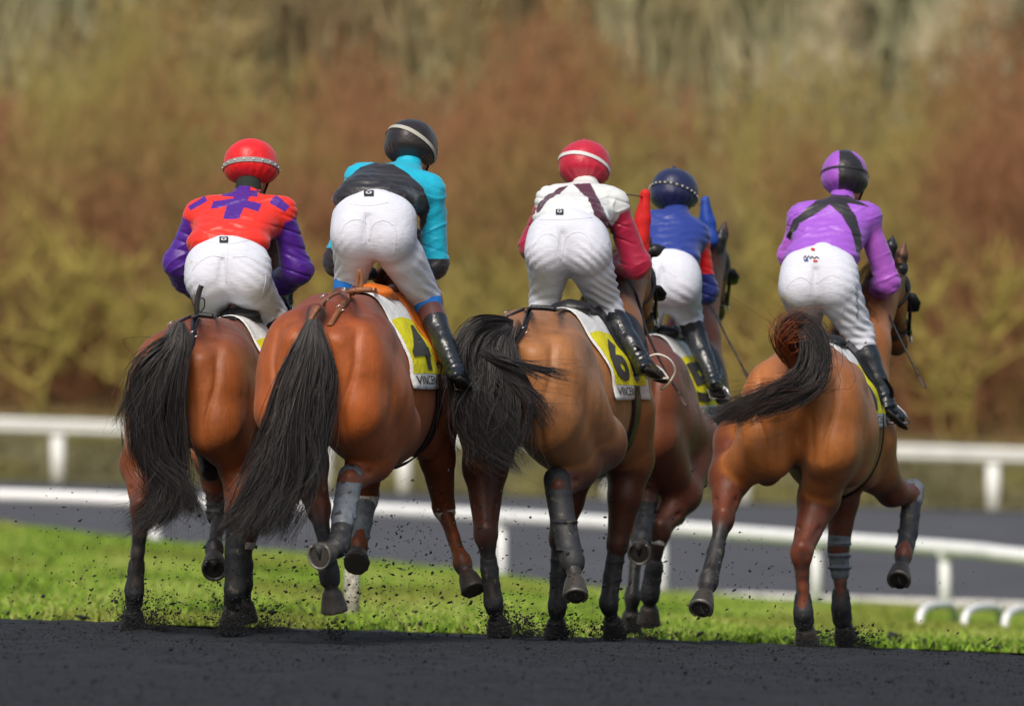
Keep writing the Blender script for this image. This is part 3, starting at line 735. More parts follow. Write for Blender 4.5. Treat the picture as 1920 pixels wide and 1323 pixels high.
H[1] = horse(1, (335, 612), 40.5, 14, 592, 1.0, .98, BAY1, {
 'LH': [(292, 800, .5), (266, 870, .32), (266, 952, .12), (258, 1035, .17), (252, 1108, .21), (251, 1138, .25), (248, 1182, .32)],
 'RH': [(455, 800, .5), (452, 875, .32), (443, 960, .12), (440, 1035, .16), (440, 1105, .2), (437, 1135, .24), (434, 1182, .3)],
 'LF': [(405, 850, 1.5), (408, 900, 1.6), (412, 945, 1.75), (406, 995, 1.6), (402, 1030, 1.48), (402, 1040, 1.44), (402, 1060, 1.36)],
 'RF': [(485, 850, 1.6), (478, 920, 1.6), (463, 1000, 1.6), (459, 1050, 1.6), (456, 1095, 1.6), (458, 1120, 1.62), (460, 1165, 1.66)]},
 [(470, 600, 1.75), (505, 470, 2.2), (520, 590, 2.55)], 'bay horse with black tail, leftmost of the five, carrying the red and purple jockey',
 sheath=((398, 850, .7), (395, 885, .6)))
H[2] = horse(2, (588, 600), 39.8, 13, 547, 1.06, 1.0, BAY2, {
 'LH': [(560, 800, .5), (572, 870, .36), (597, 950, .2), (610, 1020, .06), (617, 1072, -.03), (621, 1100, -.03), (628, 1150, 0)],
 'RH': [(728, 800, .62), (695, 860, .44), (655, 905, .2), (645, 965, .08), (637, 1020, -.05), (622, 1034, -.13), (604, 1040, -.22)],
 'LF': [(690, 790, 1.6), (690, 860, 1.6), (688, 930, 1.75), (680, 980, 1.6), (672, 1025, 1.5), (672, 1036, 1.45), (669, 1052, 1.36)],
 'RF': [(812, 780, 1.75), (820, 860, 1.8), (832, 950, 1.95), (850, 1005, 1.87), (867, 1055, 1.8), (873, 1070, 1.77), (886, 1100, 1.72)]},
 [(765, 570, 1.85), (775, 470, 2.4), (785, 560, 2.8)], 'shiny red bay horse with long black tail, carrying the cyan and black jockey',
 sheath=((690, 800, .8), (680, 830, .7)), dkl=('LH', 'RH'))
H[3] = horse(3, (958, 622), 41.3, 15, 577, 1.06, 1.0, TAN3, {
 'LH': [(925, 800, .45), (910, 875, .3), (911, 1000, .12), (918, 1070, .17), (925, 1128, .21), (930, 1153, .25), (938, 1192, .32)],
 'RH': [(1118, 830, .68), (1080, 875, .42), (1047, 920, .18), (1058, 990, .1), (1073, 1052, 0), (1077, 1078, -.06), (1079, 1115, -.13)],
 'LF': [(1075, 870, 1.6), (1062, 940, 1.6), (1050, 1010, 1.62), (1048, 1080, 1.62), (1045, 1135, 1.62), (1044, 1155, 1.64), (1042, 1190, 1.68)],
 'RF': [(1180, 860, 1.75), (1172, 930, 1.7), (1158, 1020, 1.7), (1148, 1080, 1.7), (1141, 1130, 1.68), (1146, 1155, 1.72), (1155, 1190, 1.78)]},
 [(1140, 610, 1.75), (1186, 515, 2.3), (1206, 610, 2.7)], 'tan clipped horse with dark legs and flying black tail, under the crimson capped jockey', kc=.02)
H[4] = horse(4, (1162, 650), 44.8, 13, 625, 1.02, 1.0, BAY4, {
 'LH': [(1190, 800, .5), (1203, 880, .35), (1213, 935, .2), (1208, 980, .06), (1204, 1012, -.04), (1202, 1022, -.1), (1199, 1034, -.2)],
 'RH': [(1300, 825, .6), (1278, 925, .36), (1238, 993, .2), (1227, 1060, .22), (1219, 1110, .25), (1218, 1130, .27), (1216, 1172, .32)],
 'LF': [(1230, 850, 1.6), (1215, 920, 1.6), (1200, 1000, 1.65), (1190, 1060, 1.6), (1186, 1120, 1.55), (1184, 1140, 1.56), (1182, 1175, 1.6)],
 'RF': [(1335, 790, 1.75), (1332, 840, 1.9), (1312, 890, 2.05), (1292, 920, 1.9), (1276, 945, 1.75), (1272, 952, 1.7), (1265, 965, 1.6)]},
 [(1295, 640, 1.8), (1330, 478, 2.3), (1340, 590, 2.7)], 'dark bay horse half hidden behind the tan one, carrying the blue and red jockey')
H[5] = horse(5, (1492, 668), 42.3, 10.8, 643, 1.0, 1.07, TAN5, {
 'LH': [(1392, 830, .5), (1368, 895, .35), (1356, 970, .15), (1342, 1035, .05), (1329, 1088, -.05), (1323, 1108, -.12), (1313, 1145, -.22)],
 'RH': [(1552, 850, .5), (1535, 935, .35), (1503, 1035, .15), (1505, 1100, .2), (1506, 1148, .22), (1508, 1170, .25), (1513, 1204, .3)],
 'LF': [(1590, 860, 1.6), (1580, 940, 1.6), (1572, 1030, 1.6), (1576, 1090, 1.6), (1577, 1140, 1.6), (1580, 1165, 1.62), (1588, 1203, 1.68)],
 'RF': [(1640, 880, 1.75), (1672, 920, 1.9), (1710, 930, 2.05), (1703, 1000, 1.9), (1694, 1040, 1.8), (1690, 1058, 1.72), (1684, 1095, 1.6)]},
 [(1612, 650, 1.7), (1664, 520, 2.2), (1682, 650, 2.55)], 'light bay horse with raised brown tail, rightmost of the five, carrying the purple jockey',
 sheath=((1470, 830, .8), (1500, 860, .9)), bw=.98, kc=.02, dkl=('LH',))
H[1].o.name = 'horse'
# ------------------------------------------------------------------ tails
TAILS = {
 1: [([(338, 604, 9, -.06), (332, 640, 30, -.10), (312, 700, 46, -.13), (300, 770, 54, -.15), (306, 840, 50, -.16), (318, 900, 34, -.17), (300, 950, 26, -.18), (262, 985, 26, -.18)], 5, 40.5),
     ([(338, 606, 8, -.06), (326, 640, 26, -.10), (290, 700, 30, -.14), (264, 770, 28, -.16), (275, 850, 30, -.17), (322, 900, 30, -.18), (350, 935, 22, -.18), (352, 965, 12, -.18)], 3, 40.5),
     ([(338, 606, 8, -.06), (322, 640, 20, -.10), (290, 665, 24, -.14), (262, 700, 20, -.15), (248, 760, 12, -.15), (236, 800, 8, -.15)], .7, 40.5)],
 2: [([(588, 598, 11, -.06), (585, 640, 32, -.10), (572, 710, 46, -.13), (552, 790, 56, -.16), (543, 870, 64, -.18), (528, 940, 56, -.2), (500, 1000, 40, -.22)], 6, 39.8),
     ([(586, 600, 10, -.06), (572, 650, 26, -.10), (545, 720, 32, -.14), (525, 800, 32, -.17), (500, 880, 34, -.2), (462, 950, 26, -.22), (425, 1000, 14, -.24)], 3, 39.8),
     ([(590, 600, 8, -.06), (605, 650, 12, -.12), (612, 700, 18, -.14), (604, 760, 22, -.16), (590, 850, 20, -.18), (580, 930, 18, -.2)], 1.6, 39.8)],
 3: [([(962, 608, 8, -.06), (930, 606, 16, -.10), (892, 622, 26, -.15), (872, 670, 34, -.19), (880, 730, 40, -.22), (912, 790, 44, -.24), (940, 850, 26, -.25)], 4, 41.3),
     ([(962, 610, 8, -.06), (940, 640, 30, -.10), (935, 700, 46, -.15), (945, 760, 52, -.19), (935, 820, 46, -.22), (925, 868, 28, -.24)], 5, 41.3),
     ([(955, 612, 8, -.08), (915, 640, 20, -.14), (910, 700, 44, -.2), (900, 760, 44, -.24), (930, 830, 40, -.25), (955, 870, 20, -.25)], 3, 41.3),
     ([(900, 660, 10, -.2), (930, 672, 10, -.22), (975, 684, 9, -.24), (1020, 698, 7, -.25), (1062, 708, 4, -.25)], .35, 41.3),
     ([(930, 690, 14, -.2), (970, 720, 14, -.22), (1005, 760, 10, -.24), (1020, 800, 7, -.24)], .5, 41.3)],
 4: [([(1172, 642, 9, -.06), (1160, 690, 26, -.12), (1150, 760, 34, -.14), (1150, 860, 32, -.16), (1140, 920, 22, -.18)], 3, 44.8)],
 5: [([(1492, 672, 9, -.04), (1480, 630, 22, -.07), (1500, 604, 22, -.10), (1526, 636, 22, -.13), (1528, 690, 28, -.15), (1492, 732, 32, -.18), (1438, 752, 30, -.22), (1392, 768, 22, -.24), (1358, 784, 14, -.25)], 6, 42.3),
     ([(1492, 670, 8, -.04), (1500, 640, 16, -.07), (1515, 640, 14, -.10), (1536, 660, 12, -.12), (1538, 700, 14, -.14), (1505, 728, 22, -.17), (1450, 738, 24, -.22), (1400, 762, 20, -.25), (1362, 770, 14, -.27)], 2.5, 42.3, HAIRB),
     ([(1492, 684, 14, -.03), (1476, 660, 20, -.06), (1470, 636, 18, -.09), (1480, 612, 14, -.10), (1496, 590, 8, -.10)], .9, 42.3, HAIRO+HAIRB+HAIRO)]}
NH = {1: 4200, 2: 5200, 3: 5600, 4: 900, 5: 3400}
for n, lk in TAILS.items():
    strands('tail', lk, NH[n], H[n].o, HAIR, r=.00125, seed=n, wav=.022, lmin=.40, wm={1: .66, 2: .68, 3: .80, 4: 1, 5: .78}[n])
    fly = [(l[0], 1, l[2])+tuple(l[3:]) for l in lk]
    strands('loose_hair', fly, 130 if n != 4 else 20, H[n].o, HAIR, r=.0010, seed=n+50, wav=.05, wm=.9)
def mane(h, n):
    nb, po = h.L(1.55, 0, 1.52), h.poll+np.array([0, 0, .06]); R_ = np.random.default_rng(h.n+90); V = []; Fc = []; Cc = []
    for i in range(n):
        f = R_.random(); p = nb*(1-f)+po*f+np.array([R_.normal(0, .012), 0, .09*math.sin(f*math.pi)+.04]); l = R_.uniform(.08, .2)
        side = R_.choice([-1, 1]); q = [p, p+h.r*side*.05+[0, -.02, .01], p+h.r*side*.10+[0, -.04, -l*.5], p+h.r*side*.12+[0, -.05, -l]]
        q = spline(q, 6); w_ = .004; b = len(V)
        for j, x in enumerate(q): V += [x-h.f*w_*(1-j/6), x+h.f*w_*(1-j/6)]
        Fc += [(b+2*j, b+2*j+1, b+2*j+3, b+2*j+2) for j in range(5)]; Cc += [HAIR[i % 4]]*12
    mesh_obj('mane', V, Fc, m_hair, h.o, col=Cc)
for n in H: mane(H[n], 500)

# ------------------------------------------------------------------ saddles, cloths, straps
def tack(h, u0, num, saddle_m, trim_m, thb=98, text=True, slant=.0, wlen=.66):
    ths = np.linspace(-thb, thb, 50)
    half = lambda f: abs(2*f-1)
    ufun = lambda f: (u0+slant*half(f), u0+wlen+slant*half(f))
    c = h.sheet('saddle_cloth', ufun, ths, m_clothw, .012, nu=18, wav=.010); G_ = h.grid.copy()
    nr_ = len(ths)
    # right half of the cloth, from the spine down
    lo = nr_//2; R_ = G_[lo:]; m = R_.shape[0]
    for sgn, GG in ((1, G_[lo:]), (-1, G_[:lo+1][::-1])):
        a, b = int(m*.34), int(m*.83); V = []; nn = 16
        ff = np.linspace(.035, .965, nn)
        for t in np.linspace(.27, .845, 28):
            for f in ff:
                p = h.on_grid(GG, f, t, .0); q = h.on_grid(GG, f, t, 1.)-p
                if q@(h.r*sgn) < 0: q = -q
                V.append(p+q*.0042)
        Fc = [(i*nn+j, i*nn+j+1, (i+1)*nn+j+1, (i+1)*nn+j) for i in range(27) for j in range(nn-1)]
        mesh_obj('number_panel', V, Fc, m_clothy, c)
    if num: h.write('number', num, R_, .07, .54 if num != '1' else .30, .34, .81, m_ink, c, off=.0095, bold=.035)
    if text: h.write('lettering', 'VINCENNES', R_, .05, .80, .865, .955, m_ink, c, off=.006, bold=.012)
    # saddle: seat, two flaps, girth
    S = Field(); k = h.k; z = 1.50
    a0 = h.L(u0+.12, 0, z+.035); a1 = h.L(u0+.26, 0, z+.01); a2 = h.L(u0+.42, 0, z+.02); a3 = h.L(u0+.52, 0, z+.055)
    u0 = u0+.12; a0 = h.L(u0+.12, 0, z+.035); a1 = h.L(u0+.26, 0, z+.01); a2 = h.L(u0+.42, 0, z+.02); a3 = h.L(u0+.52, 0, z+.055); u1_ = u0; u0 = u0-.12
    S.ell(a0, (.11, .06, .035), .04, None, h.R); S.cone(a0, a1, .045, .035, .04); S.cone(a1, a2, .04, .035, .03); S.cone(a2, a3, .035, .03, .03)
    for v in (-1, 1): S.cone(h.L(u0+.26, v*.06, z+.03), h.L(u0+.54, v*.05, z+.005), .03, .03, .04)
    V, Q = S.mesh(.009, it=2); sd_ = mesh_obj('saddle', V, Q, saddle_m, h.o)
    for v in (-1, 1):
        fl = h.sheet('flap', lambda f: (u0+.44+.08*f, u0+.72+.12*f-.1*f**3), np.linspace(8*v, 72*v, 20), saddle_m, .026, nu=10, parent=sd_, thick=.006)
        if trim_m: 
            g_ = h.grid; mb = MB(); mb.tube([g_[i, 0] for i in range(20)], .006, 6); mb.build('trim', trim_m, sd_)
    g = h.sheet('girth', lambda f: (u0+.50, u0+.60), np.linspace(70, 290, 40), m_blackl, .018, nu=4, parent=sd_, thick=.008)
    return sd_
SD = {}
SD[1] = tack(H[1], .84, '', m_blackl, None)
SD[2] = tack(H[2], .84, '4', m_tanl, m_tanl)
SD[3] = tack(H[3], .86, '6', m_blackl, None, slant=.05)
SD[4] = tack(H[4], .78, '5', m_blackl, None)
SD[5] = tack(H[5], .78, '1', m_blackl, None, slant=.03)
# crupper straps over the croup to the dock
STR = {1: (m_blackl, [[(372, 590), (345, 600), (318, 622), (312, 650)], [(372, 590), (364, 606), (360, 640), (352, 668)], [(372, 590), (400, 593), (440, 600)]]),
       2: (m_brownl, [[(668, 544), (630, 552), (600, 572), (578, 606)], [(668, 544), (652, 562), (630, 590), (618, 612)], [(668, 544), (700, 544), (730, 552)]]),
       3: (m_blackl, [[(995, 576), (970, 586), (945, 598), (930, 606)], [(995, 576), (988, 598), (975, 628), (958, 648)], [(995, 576), (1030, 578), (1070, 585)]]),
       4: (m_blackl, [[(1210, 628), (1190, 640), (1175, 655)]]),
       5: (m_blackl, [[(1545, 645), (1522, 652), (1500, 668)], [(1545, 645), (1570, 648)]])}
for n, (m, ls) in STR.items():
    for i, l in enumerate(ls):
        st = H[n].ribbon('crupper_strap', l, .026 if i else .022, m, off=.006)
        if i < 2 and n != 4 and n != 5:
            o = np.array([0, 0, EYE]); q = spline(l, 10)[5]; d = P(q[0], q[1], 40)-o; d /= np.linalg.norm(d); hh = H[n].bvh.ray_cast(Vector(o), Vector(d), 80)
            if hh[0]:
                c = np.array(hh[0])+np.array(hh[1])*.014; a = np.array([.015, 0, .008]); b = np.array([-.006, 0, .013]); mb = MB()
                mb.tube([c-a-b, c+a-b, c+a+b, c-a+b, c-a-b], .003, 6); mb.build('buckle', m_metal, st)
def loop(h, pts, m, r, name='strap_loop'):
    mb = MB(); mb.tube(spline([P(a, b, D) for a, b, D in pts], 16), r, 8, flat=.4); mb.build(name, m, h.o)
h = H[1]; D = h.D0+.35; loop(h, [(370, 590, D), (369, 570, D), (374, 545, D), (378, 535, D)], m_blackl, .013); loop(h, [(374, 588, D), (383, 575, D), (382, 560, D), (374, 562, D), (372, 588, D)], m_blackl, .010)
h = H[2]; D = h.D0+.4; loop(h, [(668, 544, D), (670, 522, D), (674, 506, D), (678, 522, D), (676, 545, D)], m_brownl, .010); loop(h, [(655, 548, D), (662, 536, D), (674, 538, D), (682, 548, D)], m_brownl, .007)

# ------------------------------------------------------------------ leg wear and shoes
for n, key, i0, i1, f0, f1, r0, r1, m, nm in [
    (1, 'LH', 3, 4, .3, .7, .040, .045, m_bootg, 'leg_boot'), (1, 'RH', 2, 4, .55, .6, .047, .05, m_bootg, 'leg_boot'), (1, 'RF', 3, 4, .1, .2, .044, .046, m_bootg, 'leg_boot'), (1, 'RF', 2, 2, .1, .35, .054, .05, m_bandw, 'bandage'),
    (1, 'LF', 1, 2, .6, .4, .066, .062, m_bootg, 'knee_boot'),
    (2, 'RH', 2, 3, -.2, .35, .060, .056, m_boots, 'hock_boot'), (2, 'RH', 3, 4, .3, .5, .05, .052, m_bootg, 'leg_boot'), (2, 'LH', 3, 4, .1, .5, .044, .05, m_bootg, 'leg_boot'),
    (2, 'LF', 2, 3, .2, .9, .050, .044, m_boots, 'leg_boot'), (2, 'LF', 2, 2, -.1, .2, .062, .06, m_bandw, 'bandage'), (2, 'RF', 2, 2, -.05, .18, .060, .052, m_bandw, 'knee_boot'),
    (3, 'LH', 2, 4, .7, .5, .042, .046, m_bootg, 'leg_boot'), (3, 'RH', 2, 4, -.3, .2, .066, .058, m_bootg, 'hock_boot'), (3, 'LF', 2, 4, .3, .6, .044, .046, m_bootg, 'leg_boot'), (3, 'RF', 2, 4, .25, .4, .046, .046, m_bootg, 'leg_boot'),
    (4, 'RH', 2, 2, .0, .3, .058, .05, m_bandw, 'bandage'), (4, 'RH', 3, 4, .0, .4, .048, .052, m_bootg, 'leg_boot'), (4, 'LH', 2, 4, .2, .3, .046, .048, m_bootg, 'leg_boot'),
    (5, 'LH', 2, 4, .75, .4, .040, .048, m_bootg, 'leg_boot'), (5, 'RH', 3, 4, .4, .7, .042, .054, m_bootg, 'leg_boot'), (5, 'LF', 1, 2, .75, .75, .062, .05, m_boots, 'knee_boot'), (5, 'LF', 3, 4, .45, .8, .046, .054, m_bootg, 'leg_boot'),
    (5, 'RF', 2, 3, .3, .95, .052, .048, m_bootg, 'leg_boot'), (5, 'RF', 2, 2, -.15, .1, .064, .06, m_boots, 'knee_boot')]:
    H[n].wrap(nm, key, i0, i1, f0, f1, r0, r1, m, rings=(3 if nm != 'bandage' and i1 != i0 else 0))
for n, ks in ((2, ('RH',)), (3, ('RH',)), (4, ('LH',)), (5, ('LH', 'RF')), (1, ('LF',))):
    for k_ in ks: H[n].shoe(k_)
# ------------------------------------------------------------------ bridles and ear hoods
def bridle(h):
    po, mu, hx, hz, hd = h.poll, h.muz, h.hx, h.hz, h.hd_; L_ = np.linalg.norm(mu-po); b = None
    def ring(f, ra, rb, r):
        c = po+hd*L_*f; mb = MB(); mb.tube([c+hx*ra*math.cos(t)+hz*rb*math.sin(t) for t in np.linspace(0, 2*math.pi, 28)], r, 6, cap=False); return mb
    b = ring(.18, .105, .15, .011).build('bridle', m_blackl, h.o)
    ring(.72, .075, .085, .010).build('noseband', m_blackl, b)
    for v in (-1, 1):
        mb = MB(); mb.tube([po+hx*v*.1+hd*L_*.05, po+hx*v*.104+hd*L_*.4-hz*.02, po+hx*v*.078+hd*L_*.8-hz*.02], .010, 6); mb.build('cheek_strap', m_blackl, b)
        c = po+hx*v*.082+hd*L_*.84; mb = MB(); mb.tube([c+hd*.035*math.cos(t)+hz*.035*math.sin(t) for t in np.linspace(0, 6.283, 20)], .005, 6, cap=False); mb.build('bit_ring', m_metal, b)
        c = po+hx*v*.112+hd*L_*.36; mb = MB()
        mb.tube([c-hd*.06, c, c+hd*.06], [.03, .05, .035], 12, flat=.35); mb.build('blinker', m_blackl, b)
    return b
BR = {n: bridle(H[n]) for n in H}
def hood(h, x0, y0, x1, y1, r0, r1, m, dd, bend=0):
    a, b = P(x0, y0, h.D0+dd), P(x1, y1, h.D0+dd); F_ = Field(); mid = (a+b)/2+np.array([bend, 0, 0])
    F_.cone(a, mid, r0, (r0+r1)/2*1.05, .02); F_.cone(mid, b, (r0+r1)/2*1.05, r1, .02)
    V, Q = F_.mesh(.006, it=2); N = vnormals(V, Q); V = V+N*(.004*snoise(V, 60, 0, 9))[:, None]
    return mesh_obj('ear_hood', V, Q, m, h.o)
m_redc = mat('hood_red', srgb(214, 24, 22), rough=.75, bump=.3, bscale=90); m_bluec = mat('hood_blue', srgb(24, 66, 160), rough=.6, bump=.3, bscale=90)
hood(H[3], 1200, 452, 1210, 364, .055, .024, m_redc, 2.2); o_ = hood(H[3], 1208, 520, 1202, 452, .03, .05, m_redc, 2.2)
hood(H[4], 1330, 452, 1322, 376, .058, .026, m_bluec, 2.2)
def earcup(h, x0, y0, x1, y1, dd):
    a, b = P(x0, y0, h.D0+dd), P(x1, y1, h.D0+dd); F_ = Field(); F_.cone(a, (a+b)/2, .030, .034, .02); F_.cone((a+b)/2, b, .034, .006, .01)
    V, Q = F_.mesh(.006, it=1); mesh_obj('ear_cap', V, Q, m_blackl, h.o)
earcup(H[4], 1348, 470, 1354, 424, 2.2); earcup(H[3], 1212, 474, 1246, 464, 2.2); earcup(H[5], 1668, 480, 1674, 442, 2.15); earcup(H[5], 1682, 512, 1700, 497, 2.15)
# ------------------------------------------------------------------ riders
SKIN = srgb(206, 140, 112)
m_skin = mat('skin', rough=.55, attr=True, spec=.3)
m_silk = mat('silk', rough=.42, attr=True, bump=.12, bscale=60, bump2=.2, b2scale=12, spec=.5, sheen=.15)
m_breech = mat('white_breeches', srgb(216, 220, 234), rough=.7, bump=.22, bscale=46, bstretch=(.45, 1, 1.9), bump2=.14, b2scale=12, vary=.05, vscale=10, spec=.3, spots=(srgb(206, 198, 190), 9, .66))
m_boot = mat('black_boot', (.016, .02, .026), rough=.24, bump=.3, bscale=18, vary=.4, vscale=16, spec=.6)
m_sole = mat('boot_sole', (.03, .028, .026), rough=.8)
m_mark = mat('dark_print', srgb(44, 44, 52), rough=.8); m_light = mat('pale_print', srgb(210, 210, 212), rough=.8)
m_seam = mat('seam', srgb(222, 222, 234), rough=.8)
class Rider:
    def __init__(s, D, J, yaw): s.D = D; s.J = {k: P(v[0], v[1], D+v[2]) for k, v in J.items()}; s.th = math.radians(yaw); s.px = J
    def build(s, o):
        J = s.J; R_ = {}; f = np.array([math.sin(s.th), math.cos(s.th), -.22]); f /= np.linalg.norm(f)
        rt = np.cross(f, [0, 0, 1.]); rt /= np.linalg.norm(rt); up = np.cross(rt, f); s.f, s.rt, s.upv = f, rt, up; Rm = np.array([rt, f, up])
        mid = lambda a, b, t=.5: a+(b-a)*t
        hw = o.get('hip', .095)
        def hips(F_, c=None):
            F_.ell(J['pelvis'], (hw+.085, .13, .125), .05, c, Rm)
            for q in 'LR':
                F_.ell(J['but'+q], (o.get('butr', .115), .125, .125), .045, c, Rm)
            F_.cone(J['pelvis'], mid(J['pelvis'], J['waist'], .5), .12, .10, .05, c)
        def legs(F_, c=None, sh=True):
            for q in 'LR':
                F_.cone(mid(J['pelvis'], J['but'+q], .7), J['knee'+q], .108, .066, .04, c)
                F_.cone(mid(J['but'+q], J['knee'+q], .35), J['knee'+q], .100, .062, .03, c)
                if sh: F_.cone(J['knee'+q], J['ankle'+q], .055, .038, .03, c)
        def torso(F_, c=None, ex=0, k=.05):
            W, Ch = J['waist'], mid(mid(J['shL'], J['shR']), J['waist'], .25)
            sp = (J['shR']-J['shL'])
            for t in (-.5, 0, .5):
                F_.cone(W+sp*t*.36, mid(J['shL'], J['shR'])+sp*t*.62-np.array([0, 0, .015]), .095+ex, .088+ex, k, c)
            F_.cone(J['shL'], J['shR'], .06+ex, .06+ex, k, c)
            F_.cone(mid(J['shL'], J['shR']), J['neck'], .08+ex, .055+ex*.5, k, c)
        def arms(F_, c1=None, c2=None, r=(.058, .050, .034), k=.03):
            for q in 'LR':
                F_.cone(J['sh'+q], J['el'+q], r[0], r[1], k, c1); F_.cone(J['el'+q], J['ha'+q], r[1]*.96, r[2], k, c2 if c2 is not None else c1)
        # ---- body, one continuous surface
        B = Field(); hips(B); legs(B); B.cone(J['pelvis'], J['waist'], .09, .08, .05); torso(B, None, -.016); arms(B, r=(.05, .042, .026)); cb_ = mid(J['butL'], J['butR'])-f*.12; B.cone(cb_+up*.08, cb_-up*.12, .016, .03, .03, sub=True)
        hc = J['head']; nk = J['neck']
        B.cone(nk, hc-up*.05, .055, .058, .03); B.ell(hc+f*.01-up*.01, (.075, .095, .105), .03, None, Rm)
        B.ell(hc+f*.045-up*.075, (.055, .055, .055), .03, None, Rm)
        B.cone(hc+f*.098-up*.01, hc+f*.122-up*.04, .011, .015, .012); B.ell(hc+f*.098-up*.075, (.025, .012, .010), .008, srgb(170, 84, 78), Rm)
        B.ell(hc+f*.085+up*.012, (.055, .018, .012), .015, None, Rm)
        for v in (-1, 1):
            B.ell(hc+f*.090+rt*v*.032-up*.008, (.013, .009, .009), .004, srgb(225, 225, 225), Rm); B.ell(hc+f*.098+rt*v*.032-up*.008, (.006, .005, .006), .002, srgb(40, 28, 20), Rm)
            B.ell(hc+rt*v*.080-up*.03-f*.005, (.010, .020, .030), .008, SKIN, Rm)
        B.ell(hc-f*.03-up*o.get('hairz', .02), (.074, .075, .078), .01, o.get('hair', srgb(60, 42, 32)), Rm)
        for q in 'LR':                                                      # hands closed round the reins
            v = -1 if q == 'L' else 1; ha = J['ha'+q]; d = ha-J['el'+q]; d /= np.linalg.norm(d); sd = np.cross(d, [0, 0, 1.]); sd /= np.linalg.norm(sd); un = np.cross(sd, d); inn = -sd*v
            c = ha+d*.045; B.ell(c, (.018, .045, .040), .012, None, np.array([inn, d, un]))
            for i, (ln, z) in enumerate(((.046, .030), (.050, .011), (.047, -.009), (.038, -.028))):
                k0 = c+d*.040+un*z; k1 = k0+d*ln*.35+inn*ln*.55; k2 = k1-d*ln*.35+inn*ln*.30; k3 = k2-d*ln*.45-inn*.004
                B.chain([k0, k1, k2, k3], [.0098, .0095, .009, .008], .004)
            t0 = c-d*.015+un*.030; t1 = t0+d*.025+inn*.022+un*.014; t2 = t1+d*.024+inn*.014-un*.006; B.chain([t0, t1, t2], [.012, .0105, .009], .006)
        for q in 'LR': B.cone(J['ankle'+q], J['toe'+q], .036, .026, .02)
        V, Q = B.mesh(.0085, it=1); col = B.colors(V, SKIN, .006)
        s.o = mesh_obj('person', V, Q, m_skin, None, col=col); tag(s.o, o['label'], 'jockey', 'jockeys riding away')
        # ---- jacket
        A = Field(); cb, cs, cf = o['body'], o['sleeve'], o['cuff']; bg = o.get('bag', .022)
        torso(A, cb, .012, .06)
        A.cone(J['neck']-up*.03, J['neck']+up*.022, .066, .060, .03, cb); A.ell(mid(J['waist'], J['pelvis'], .12), (hw+.085, .135, .06), .06, cb, Rm)
        for q in 'LR':
            m_ = mid(J['el'+q], J['ha'+q], o.get('cufft', .0) or .85)
            A.cone(J['sh'+q], J['el'+q], .054+bg*.3, .050+bg, .035, cs)
            A.cone(J['el'+q], mid(J['el'+q], J['ha'+q], .5), .053+bg, .047+bg, .03, cf); A.cone(mid(J['el'+q], J['ha'+q], .5), mid(J['el'+q], J['ha'+q], .92), .047+bg*.9, .034, .03, cf)
        V, Q = A.mesh(.005, it=3); N = vnormals(V, Q); V0, N0 = V.copy(), N
        rg_ = lambda p, f, a, b: (1-np.clip(np.abs(snoise(p, f, a, b))*1.5, 0, 1))**2
        w_ = .0045*snoise(V*[.7, 1, 2.0], 15, 0, 7)-.0055*rg_(V*[.22, .5, 1.5]+V[:, [2, 2, 0]]*[.35, 0, .45], 44, 10, 13)*np.clip(.6+snoise(V, 13, 3, 9), 0, 1.4)+.0045*rg_(V*[.3, .5, 1.4]-V[:, [2, 2, 0]]*[.3, 0, .5], 58, 15, 18)*np.clip(.5-snoise(V, 15, 7, 14), 0, 1.4)
        low = np.clip(1-np.linalg.norm(V-J['waist'], axis=1)/.22, 0, 1)
        w_ += .010*low*np.sin((V@up)*150+3*snoise(V, 11, 3, 12))*.6
        V = V+N*w_[:, None]; col = A.colors(V0, cb, .004)
        for poly, c_ in o.get('paint', []): paint(V0, N0, col, poly, c_)
        s.jk = mesh_obj('jacket', V, Q, m_silk, s.o, col=col)
        # ---- breeches
        Bc = Field(); hips(Bc); legs(Bc, sh=False)
        for q in 'LR': Bc.cone(J['knee'+q], mid(J['knee'+q], J['ankle'+q], .03 if o.get('sock') else .16), .064, .058, .03)
        cl = mid(J['butL'], J['butR'])-f*.13
        Bc.cone(cl+up*.06, cl-up*.10+f*.0, .004, .012, .03, sub=True)
        V, Q = Bc.mesh(.007, infl=.009, it=2); N = vnormals(V, Q)
        kn = np.minimum(np.linalg.norm(V-J['kneeL'], axis=1), np.linalg.norm(V-J['kneeR'], axis=1)); lowr = np.clip(1-kn/.24, 0, 1)
        leg_ = np.clip((J['pelvis'][2]-.06-V[:, 2])/.12, 0, 1)
        sd_ = np.clip((np.abs((V-J['pelvis'])@rt)-.07)/.08, 0, 1)
        w_ = (.0002+.0022*leg_+.0016*sd_)*np.sin((V@up)*135+(V@rt)*np.sign((V-J['pelvis'])@rt)*75+3.2*snoise(V, 10, 4, 14))*np.clip(.35+.9*snoise(V, 14, 9, 18), 0, 1.2)+.0034*lowr*np.sin((V@up)*190+4*snoise(V, 12, 6, 16))
        w_ += .0020*snoise(V, 16, 0, 9)
        V = V+N*w_[:, None]
        # keep below the waistband
        s.br = mesh_obj('breeches', V, Q, o.get('brm', m_breech), s.o); s.brbvh = BVHTree.FromPolygons([tuple(v) for v in V], [tuple(int(i) for i in a) for a in Q])
        for l in o.get('seams', []): s.line('seam', l, .0016, m_seam, s.br)
